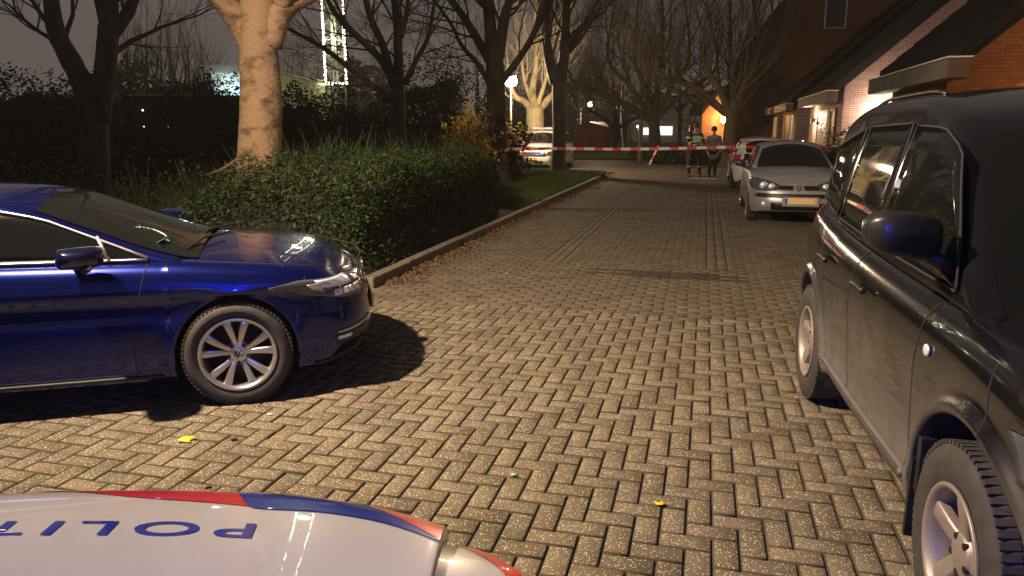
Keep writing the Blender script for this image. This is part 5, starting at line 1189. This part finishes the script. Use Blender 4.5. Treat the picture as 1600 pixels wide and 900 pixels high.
# long dark shed
M['shed'] = mat('black shed boards', (.012, .011, .01), .8, bump=(5, .3, .02)); M['dot'] = mat('small lit bulb', (.8, .8, .7), .5, emit=(1, .95, .8), es=5)
a, b = W(192, 149, 31), W(392, 149, 33); zt = a.z; an = math.atan2(b.y-a.y, b.x-a.x); L = (Vector((b.x, b.y, 0))-Vector((a.x, a.y, 0))).length
h = thing('dark_shed', 'long black flat shed with a few pinpoint lights behind the left trees', 'shed', (a.x, a.y, 0), an); g = MB(); g.box((L/2, 2, zt/2), (L, 4, zt)); g.build('wall', M['shed'], h); g = MB(); g.box((L/2, 2, zt+.03), (L+.2, 4.2, .08)); g.build('roof', M['hallroof'], h)
for px, py, r in ((218, 172, .034), (250, 172, .026), (220, 198, .034), (252, 198, .016)):
    q = W(px, py, 31); g = MB(); g.ball(((q.x-a.x)/math.cos(an), -.03, q.z), r, 8); g.build('bulb', M['dot'], h)
# red container shed on the far lawn
M['redshed'] = mat('red boarded shed', (.22, .035, .03), .7, noise=(3, (.15, .025, .02), .4, .6)); p = W(930, 232, 58)
h = thing('red_container', 'dull red boarded container standing on the far lawn', 'container', (p.x, p.y, 0), -.5); q = W(930, 193, 58)
V = [(-1.35, -1.2, .15), (1.35, -1.2, .15), (1.35, 1.2, .15), (-1.35, 1.2, .15)]; z1 = q.z
V += [(x, y, z1+(-.25 if abs(x) > 1 and y < 5 else 0)) for x, y, _ in V]+[(0, -1.2, z1+.1), (0, 1.2, z1+.1)]
mk('wall', V, [(0, 1, 5, 8, 4), (1, 2, 6, 5), (2, 3, 7, 9, 6), (3, 0, 4, 7), (0, 3, 2, 1)], M['redshed'], h); mk('roof', [(-1.45, -1.3, z1-.26), (0, -1.3, z1+.12), (1.45, -1.3, z1-.26), (-1.45, 1.3, z1-.26), (0, 1.3, z1+.12), (1.45, 1.3, z1-.26)], [(0, 1, 4, 3), (1, 2, 5, 4)], M['hallroof'], h)
g = MB(); g.box((0, 0, .07), (2.3, 2.0, .14)); g.build('base', M['black'], h)
# ================================================================== LAMPS
def glow(name, col, es):
    m = mat(name, (.8, .8, .8), .5, emit=col, es=es); m.cycles.emission_sampling = 'NONE'; return m
M['warmglow'] = glow('warm lantern glass', (1, .72, .38), 30); M['whiteglow'] = glow('white lantern glass', (1, .93, .82), 30); M['polegrey'] = mat('grey lamp post', (.13, .12, .10), .5, .3); M['coolglow'] = glow('cool lantern glass', (.85, .9, 1), 25); M['pinkglow'] = glow('pinkish lantern glass', (1, .6, .5), 8)
def street_lamp(label, p, h, mt, Wt, col, gr=.14, arm=0., cap=True, group='street lamps'):
    o = thing('street_lamp', label, 'street lamp', (p[0], p[1], 0), 0, group); g = MB(); g.tube([(0, 0, 0), (0, 0, 1.0), (0, 0, h-.15)], [.06, .05, .035], 10)
    if arm: g.tube([(0, 0, h-.2), (arm*.5, 0, h+.05), (arm, 0, h+.1)], .025, 8)
    g.build('pole', M['polegrey'], o, True); g = MB(); g.ball((arm, 0, h+(.02 if not arm else -.02)), (gr, gr, gr*.8), 16); g.build('lantern', mt, o, True)
    if cap: g = MB(); g.lathe([(.001, 0), (.2, .03), (.22, .06), (.001, .12)], 20); c = g.build('lamp_cap', M['polegrey'], o, True); c.rotation_euler.x = math.pi/2; c.location = (arm, 0, h+.10+gr*.2)
    if Wt: light('lamp_light', (arm+.50, -.06, h-.02), Wt, col, .12, o)
    return o
WARM = (1, .72, .44)
p = W(798, 128, 28.6); street_lamp('warm street lamp shining between the taped tree and the pale plane tree', (p.x, p.y), p.z, M['warmglow'], 1500, WARM, .25)
p = W(921, 163, 62); street_lamp('warm street lamp with short arm above the red container', (p.x-.7, p.y), p.z, M['warmglow'], 1200, WARM, .2, .7)
p = W(878, 187, 74); street_lamp('small white street lamp just above the far police car roof', (p.x, p.y), p.z, M['coolglow'], 120, (1, .9, .8), .2)
p = W(8, 155, 60); street_lamp('tiny pinkish street lamp at the far left edge', (p.x, p.y), p.z, M['pinkglow'], 0, WARM, .16)
for px, py, Y, lb in ((942, 200, 80, 'tiny white street lamp just right of the red container'), (997, 198, 85, 'tiny white street lamp in the gap left of the big tree'), (904, 187, 90, 'faint pale street lamp left above the red container')):
    p = W(px, py, Y); street_lamp(lb, (p.x, p.y), p.z, M['whiteglow'], 0, WARM, .15, group='far street lamps')
# far lit facade seen through the trees
p = W(1040, 205, 90); h = thing('far_house', 'pale far house with lit windows seen between the big tree and the officer', 'house', (p.x, p.y, 0), .1); M['farwall'] = mat('pale render', (.4, .38, .35), .8); g = MB(); g.box((0, 2, 2.6), (7, 5, 5.2)); g.build('wall', M['farwall'], h); g = MB(); g.box((0, 2, 5.3), (7.4, 5.4, .2)); g.build('roof', M['roof'], h)
M['win'] = glow('lit window', (1, .88, .85), 1.6)
for x, z, w_, hh in ((-.3, 1.35, 1.9, 1.0), (-2.4, 1.3, .9, .8), (3.0, 1.6, .6, .8)): g = MB(); g.box((x, -.52, z), (w_, .06, hh)); g.build('window', M['win'], h)
# nearest street lamp (above the left edge of the view), the light that falls on the foreground
o = street_lamp('tall street lamp beside the blue car that lights the foreground', (-4.6, 2.5), 5.35, M['warmglow'], 0, WARM, .10, .9)
l = light('lamp_light', LAMP_POS, LAMP_W, LAMP_COL, .09, None, 'SPOT', None, (math.radians(128), 1.)); l.rotation_euler = (Vector(LAMP_POS)-Vector((2.2, 7.6, 0))).to_track_quat('Z', 'Y').to_euler()
# wall lamps
def wall_lamp(label, p, d, Wt, col, group='wall lamps', up=True, r=.055):
    """p on the wall, d the direction away from it"""
    o = thing('wall_lamp', label, 'wall lamp', p, math.atan2(d[1], d[0]), group); g = MB(); g.box((.03, 0, 0), (.06, .10, .12)); g.build('bracket', M['black'], o)
    g = MB(); V = []; g.tube([(.12, 0, -.10), (.12, 0, .10)], r, 14, 0, False); s = g.build('lamp_body', M['black'], o, True)
    g = MB(); g.tube([(.12, 0, -.07), (.12, 0, -.06)], r*.8, 12); g.build('lamp_glass', M['whiteglow'], o); g = MB(); g.tube([(.12, 0, .06), (.12, 0, .07)], r*.8, 12); g.build('lamp_glass', M['whiteglow'], o)
    for s in ((1, -1) if up else (-1,)): l = light('lamp_light', (.34, 0, s*.17), Wt, col, .03, o)
    return o
p = uv(25.0, 5.02, 2.02); wall_lamp('bright up and down wall lamp on the lit pink gable', p, -RD, 120, (1, .76, .60), r=.06)
p = uv(30.9, 3.98, 1.95); wall_lamp('small wall lamp on the street front of the pink gabled house', p, -RN, 60, (1, .72, .45))
p = W(1130, 187, 44.85); o = thing('wall_lamp', 'glaring orange globe lamp on the gable of the small outbuilding', 'wall lamp', p); g = MB(); g.tube([(0, .15, -.1), (0, .02, -.16), (0, -.12, -.16)], .025, 6); g.build('bracket', M['black'], o); g = MB(); g.ball((0, -.18, 0), .19, 16); g.build('lantern', glow('orange lantern glass', (1, .62, .25), 40), o, True); light('lamp_light', (0, -.62, .1), 330, (1, .55, .2), .12, o)
p = uv(13.2, 7.6, 2.6); o = thing('garden_lamp', 'orange garden lamp by the nearest house hidden behind the SUV', 'garden lamp', (p.x, p.y, 0)); g = MB(); g.tube([(0, 0, 0), (0, 0, 2.5)], .03, 8); g.build('pole', M['polegrey'], o); g = MB(); g.ball((0, 0, 2.6), .1, 12); g.build('lantern', M['warmglow'], o, True); light('lamp_light', (0, 0, 2.78), 230, (1, .5, .16), .1, o)
# ================================================================== LIT MAST
Mx = W(525, 130, 60); M['steel'] = mat('galvanised steel', (.5, .5, .42), .5, .5); M['bulb'] = glow('string light bulb', (1, .95, .66), 45)
h = thing('lattice_mast', 'tall lattice mast wrapped in strings of small white lights', 'mast', (Mx.x, Mx.y, 0), .25); a = .72; cs = [(-a, -a), (a, -a), (a, a), (-a, a)]; HT = 34; g = MB()
for x, y in cs: g.tube([(x, y, 0), (x, y, HT)], .05, 6)
for x in (-.12, .12): g.tube([(x, 0, 0), (x, 0, HT)], .09, 6)
g.build('legs', M['steel'], h, True); g = MB(); z = 0
while z < HT-1:
    for k in range(4):
        (x0, y0), (x1, y1) = cs[k], cs[(k+1) % 4]; g.tube([(x0, y0, z), (x1, y1, z+1.2)], .018, 4, 0, False); g.tube([(x1, y1, z), (x0, y0, z+1.2)], .018, 4, 0, False); g.tube([(x0, y0, z), (x1, y1, z)], .022, 4, 0, False)
    z += 1.2
g.build('bracing', M['steel'], h)
for k, (x, y) in enumerate(cs):
    g = MB(); z = Mx.z
    while z < HT: g.ball((x*1.1+rnd.uniform(-.02, .02), y*1.1, z), .05, 6); z += .30
    g.build('light_string', M['bulb'], h, True)
g = MB()
for k in range(4):
    (x0, y0), (x1, y1) = cs[k], cs[(k+1) % 4]
    for j in range(6): t = j/6; g.ball(((x0+(x1-x0)*t)*1.1, (y0+(y1-y0)*t)*1.1, Mx.z-.05*math.sin(math.pi*t)), .04, 6)
g.build('light_ring', M['bulb'], h, True)
light('mast_light', (0, -.2, Mx.z+3), 900, (1, .95, .65), .6, h); light('mast_light', (0, -.2, Mx.z+12), 900, (1, .95, .65), .6, h)
# ================================================================== BARRIER TAPE, POSTS
M['tapered'] = mat('red tape', (.62, .03, .02), .45, coat=.3); M['tapewhite'] = mat('white tape', (.72, .70, .66), .45, coat=.3)
def tape(name, P, label, wd=.075, blk=.24, group=None):
    V = []; F = []; I = []; s = 0; P = [Vector(p) for p in P]; step = .04; acc = []
    for a, b in zip(P, P[1:]):
        n = max(1, int((b-a).length/step)); acc += [a.lerp(b, k/n) for k in range(n)]
    acc.append(P[-1]); s = 0; pv = acc[0]
    for k, p in enumerate(acc):
        s += (p-pv).length; pv = p; tw = .25*math.sin(s*.9)+.12*math.sin(s*2.3); t = (acc[min(k+1, len(acc)-1)]-acc[max(k-1, 0)]).normalized(); sd = t.cross(Vector((0, 0, 1))).normalized()
        q = Vector((0, 0, 1))*math.cos(tw)+sd*math.sin(tw); V += [p-q*wd/2, p+q*wd/2]; I.append(int(s/blk) % 2)
    F = [(2*k, 2*k+2, 2*k+3, 2*k+1) for k in range(len(acc)-1)]; o = mk(name, V, F, [M['tapered'], M['tapewhite']], None, False, I[:-1]); m_ = o.modifiers.new('s', 'SOLIDIFY'); m_.thickness = .002; return tag(o, label, 'barrier tape', group)
tc_ = W(777, 232, 20); R0 = .335
ring = [(tc_.x+R0*math.cos(a), tc_.y+R0*math.sin(a), 1.10+.015*math.sin(a*2)) for a in np.linspace(.2, 2*math.pi+.2, 40)]
ends = [W(870, 232, 19.8), W(960, 233, 19.6), W(1050, 232, 19.3), W(1140, 230, 19.0), W(1230, 229.5, 18.2), W(1300, 229.5, 17.2), W(1330, 229, 16.6)]
tape('barrier_tape', ring+[tuple(e_) for e_ in smoothpath([Vector(ring[-1])]+ends, 5)], 'red and white barrier tape stretched across the road from the tree')
def post(name, label, cat, p, h, r, m, cap=None):
    o = thing(name, label, cat, (p.x, p.y, 0)); g = MB(); g.tube([(0, 0, 0), (0, 0, h*.5), (0, 0, h-.03), (0, 0, h)], [r, r*.98, r*.96, r*.7], 10); g.build('post', m, o, True); return o
post('wooden_post', 'short brown wooden post at the bend under the tape', 'post', W(999, 257, 35)*1, .95, .11, M['bark_mid'])
p = W(1015, 250, 34.5); g = MB(); q = Vector((p.x, p.y, 0)); 
for k in range(4): g.tube([q+Vector((.10*k, 0, .22*k)), q+Vector((.10*(k+1), 0, .22*(k+1)))], .045, 8, k % 2)
o = g.build('leaning_marker', [M['tapewhite'], M['tapered']]); tag(o, 'leaning red and white marker stake right of the wooden post', 'marker')
# white line on the road under the two people
a, b = at(1078, 279), at(1120, 280); g = MB(); g.tube([a+Vector((0, -.1, .015)), b+Vector((0, -.1, .015))], .015, 6); o = g.build('white_batten', M['whitewood']); tag(o, 'thin white batten lying on the road at the feet of the two people', 'batten')
# downpipe on the tall gable
p = W(1217, 200, 45.); g = MB(); g.tube([(p.x, p.y-.4, 0), (p.x, p.y-.4, 2.9)], .05, 8); tag(g.build('downpipe', M['fascia'], None, True), 'pale downpipe at the corner of the fourth house', 'downpipe')
# ================================================================== PEOPLE
M['skin'] = mat('skin', (.45, .27, .19), .6); M['hair'] = mat('dark hair', (.02, .014, .01), .7); M['navy'] = mat('navy uniform', (.012, .014, .024), .8); M['hiviz'] = mat('high visibility stripe', (.75, .9, .15), .4); M['hivizc'] = mat('pale reflective panel', (.6, .9, .85), .4); M['greycoat'] = mat('grey quilted coat', (.20, .20, .23), .85, noise=(30, (.14, .14, .16), .4, .6)); M['shoe'] = mat('dark shoes', (.012, .012, .012), .5); M['blackcloth'] = mat('black trousers', (.010, .010, .012), .85); M['jeans'] = mat('red jumper', (.25, .03, .03), .8)
def skin(name, V, E, R, m, parent, sub=2):
    me = bpy.data.meshes.new(name); me.from_pydata([tuple(v) for v in V], E, []); me.update(); me.materials.append(m); o = bpy.data.objects.new(name, me); C.objects.link(o); o.parent = parent
    s = o.modifiers.new('skin', 'SKIN'); s.use_smooth_shade = True; me.skin_vertices or me.skin_vertices
    if not me.skin_vertices: pass
    for i, sv in enumerate(me.skin_vertices[0].data): r = R[i]; sv.radius = (r, r) if not hasattr(r, '__len__') else r; sv.use_root = (i == 0)
    b = o.modifiers.new('sub', 'SUBSURF'); b.levels = b.render_levels = sub; return o
def person(label, loc, rz, arms, legs=.16, coat='navy', trous='blackcloth', officer=False, hair=.0, head=(0, 0), long=False, h=1.80, group=None):
    """faces local -y; arms: list of two [(elbow), (wrist)] offsets in metres"""
    o = thing('person', label, 'person', loc, rz, group); k = h/1.8; sc = lambda L: [(x*k, y*k, z*k) for x, y, z in L]
    hx, hy = head; J = sc([(0, 0, .96), (0, .0, 1.12), (0, .01, 1.30), (0, .01, 1.44), (0, .0, 1.53), (hx*.3, hy*.3-.01, 1.60), (hx*.6, hy*.6-.02, 1.68), (hx, hy-.02, 1.76),
        (-.19, .01, 1.43), (-.19+arms[0][0][0], arms[0][0][1], 1.43+arms[0][0][2]), (-.19+arms[0][1][0], arms[0][1][1], 1.43+arms[0][1][2]), (.19, .01, 1.43), (.19+arms[1][0][0], arms[1][0][1], 1.43+arms[1][0][2]), (.19+arms[1][1][0], arms[1][1][1], 1.43+arms[1][1][2]),
        (-.10, 0, .90), (-legs*.85, -.01, .50), (-legs, .01, .09), (-legs-.01, -.13, .04), (.10, 0, .90), (legs*.85, -.01, .50), (legs, .01, .09), (legs+.01, -.13, .04)])
    for a, b, s in ((10, 9, -1), (13, 12, 1)):                     # palm, four fingers and thumb
        w0, e0 = Vector(J[a]), Vector(J[b]); d = (w0-e0).normalized(); p = w0+d*.08*k; J.append(tuple(p))
    E = [(0, 1), (1, 2), (2, 3), (3, 4), (4, 5), (5, 6), (6, 7), (3, 8), (8, 9), (9, 10), (3, 11), (11, 12), (12, 13), (0, 14), (14, 15), (15, 16), (16, 17), (0, 18), (18, 19), (19, 20), (20, 21), (10, 22), (13, 23)]
    R = [(.15, .11), (.14, .105), (.165, .115), (.13, .095), .06, .062, .098, .055, .062, .045, .032, .062, .045, .032, .088, .058, .042, .035, .088, .058, .042, .035, .035, .035]; R = [tuple(q*k for q in r) if hasattr(r, '__len__') else r*k for r in R]
    for a, b in ((22, 10), (23, 13)):
        p = Vector(J[a]); d = (p-Vector(J[b])).normalized(); sd = d.orthogonal().normalized()
        for f, ln_ in ((-.03, .060), (-.01, .072), (.01, .068), (.03, .052)):
            i = len(J); J.append(tuple(p+sd*f*k+d*.03*k)); J.append(tuple(p+sd*f*k+d*(.03+ln_*.9)*k+Vector((0, 0, -.012)))); E += [(a, i), (i, i+1)]; R += [.010*k, .008*k]
        i = len(J); J.append(tuple(p-sd*.045*k-d*.01*k)); J.append(tuple(p-sd*.062*k+d*.035*k)); E += [(a, i), (i, i+1)]; R += [.012*k, .009*k]
    body = skin('body', J, E, R, M['skin'], o)
    hp = Vector(J[6]); g = MB()                                       # face: nose, eyes, ears
    g.ball((hp.x, hp.y-.100*k, hp.z-.005), (.014, .022, .02), 8); [g.ball((hp.x+s*.035*k, hp.y-.090*k, hp.z+.018), (.012, .008, .007), 8, 1) for s in (-1, 1)]; [g.ball((hp.x+s*.098*k, hp.y+.0, hp.z), (.014, .02, .03), 8) for s in (-1, 1)]; g.ball((hp.x, hp.y-.088*k, hp.z-.042), (.024, .008, .006), 8, 2)
    g.build('face', [M['skin'], M['hair'], M['jeans']], body, True)
    g = MB(); g.ball((hp.x, hp.y+.018*k, hp.z+.045*k), (.106*k, .115*k, .105*k), 16); g.build('hair', M['hair'], o, True)
    c = .022*k                                                        # clothing grown a little outside the body
    idx = [0, 1, 2, 3, 8, 9, 10, 11, 12, 13]+([14, 18] if not long else []); mp = {q: i for i, q in enumerate(idx)}; EJ = [(mp[a], mp[b]) for a, b in E if a in mp and b in mp]
    VJ = [J[i] for i in idx]; RJ = [(R[i][0]+c, R[i][1]+c) if hasattr(R[i], '__len__') else R[i]+c for i in idx]
    if long: VJ.append((0, 0, .60*k)); RJ.append((.20*k, .15*k)); EJ.append((0, len(VJ)-1)); RJ[0] = (.20*k, .15*k)
    jk = skin('jacket', VJ, EJ, RJ, M[coat], o)
    idx = [0, 14, 15, 16, 18, 19, 20]; mp = {q: i for i, q in enumerate(idx)}; EJ = [(mp[a], mp[b]) for a, b in E if a in mp and b in mp]; skin('trousers', [J[i] for i in idx], EJ, [(R[i][0]+.012, R[i][1]+.012) if hasattr(R[i], '__len__') else R[i]+.018 for i in idx], M[trous], o)
    for s, i in ((-1, 16), (1, 20)):
        g = MB(); x, y, z = J[i]; g.ball((x, y-.055, .05*k), (.052*k, .14*k, .055*k), 12); g.ball((x, y, .09*k), (.06*k, .065*k, .09*k), 12); g.build('shoe', M['shoe'], o, True)
    if officer:
        g = MB(); g.lathe([(.172*k, 0), (.176*k, .055)], 28); b = g.build('waist_stripe', M['hiviz'], jk, True); b.rotation_euler.x = math.pi/2; b.location = (0, .0, 1.17*k); b.scale = (1, 1, .80); b.scale = (1.05, .84, 1); b.rotation_euler = (math.pi/2, 0, 0); b.scale = (1.06, 1, .84)
        g = MB(); g.box((.0, -.135*k, 1.30*k), (.30*k, .03, .20*k)); bevel(g.build('chest_panel', M['hivizc'], jk), .012)
        for s in (-1, 1):
            for pa, pb, t in ((8, 9, .45), (9, 10, .5)) if s < 0 else ((11, 12, .45), (12, 13, .5)):
                A0, B0 = Vector(J[pa]), Vector(J[pb]); d = (B0-A0).normalized(); q = A0.lerp(B0, t); g = MB(); g.tube([q-d*.025, q+d*.025], R[pa]*.9+c+.008, 14, 0, False); g.build('sleeve_stripe', M['hiviz'], jk, True)
        for i0, i1 in ((15, 16), (19, 20)):
            A0, B0 = Vector(J[i0]), Vector(J[i1]); d = (B0-A0).normalized(); q = A0.lerp(B0, .35); g = MB(); g.tube([q-d*.02, q+d*.02], .072*k, 14, 0, False); g.build('leg_stripe', M['satin'], o, True)
        g = MB(); g.box((0, -.16*k-.06, 1.12*k), (.20, .13, .015)); g.build('notebook', M['tapewhite'], o)
        g = MB(); [g.box((s*.17*k, .0, .98*k), (.06, .10, .14)) for s in (-1, 1)]; g.build('belt_pouches', M['shoe'], o)
    return o
p = W(1084, 276, 26); p = at(1084, 276); person('police officer in dark uniform with yellow-green reflective bands behind the tape', (p.x, p.y, 0), .12, [[(-.09, -.05, -.27), (.02, -.24, -.33)], [(.09, -.05, -.27), (-.04, -.26, -.31)]], .20, 'navy', 'blackcloth', True, head=(.02, -.03), h=1.80)
p = at(1112, 277); person('bystander in knee-length grey coat and black trousers beside the officer', (p.x, p.y, 0), -.25, [[(-.07, .02, -.28), (.0, -.10, -.50)], [(.07, .02, -.28), (.0, -.12, -.50)]], .10, 'greycoat', 'blackcloth', False, long=True, h=1.70)
p = W(1350, 205, 19.0); person('dark-haired person half hidden behind the garden shrub', (p.x, p.y, 0), -1.2, [[(-.07, .02, -.28), (.0, -.10, -.50)], [(.07, .02, -.28), (.0, -.12, -.50)]], .10, 'blackcloth', 'blackcloth', False, head=(0, -.05), h=1.72)
# low sidelight of the far police car: its reflectors catch the lamp
# ================================================================== HAZE
m = bpy.data.materials.new('haze'); m.use_nodes = True; n = m.node_tree; n.nodes.clear(); o_ = n.nodes.new('ShaderNodeOutputMaterial'); v_ = n.nodes.new('ShaderNodeVolumePrincipled'); v_.inputs['Color'].default_value = (.8, .76, .7, 1); v_.inputs['Density'].default_value = HAZE; v_.inputs['Anisotropy'].default_value = .35; n.links.new(v_.outputs[0], o_.inputs['Volume'])
if HAZE > 0:
    g = MB(); g.box((0, 100, 17.5), (360, 340, 37.5)); h = g.build('haze', m); h['kind'] = 'stuff'
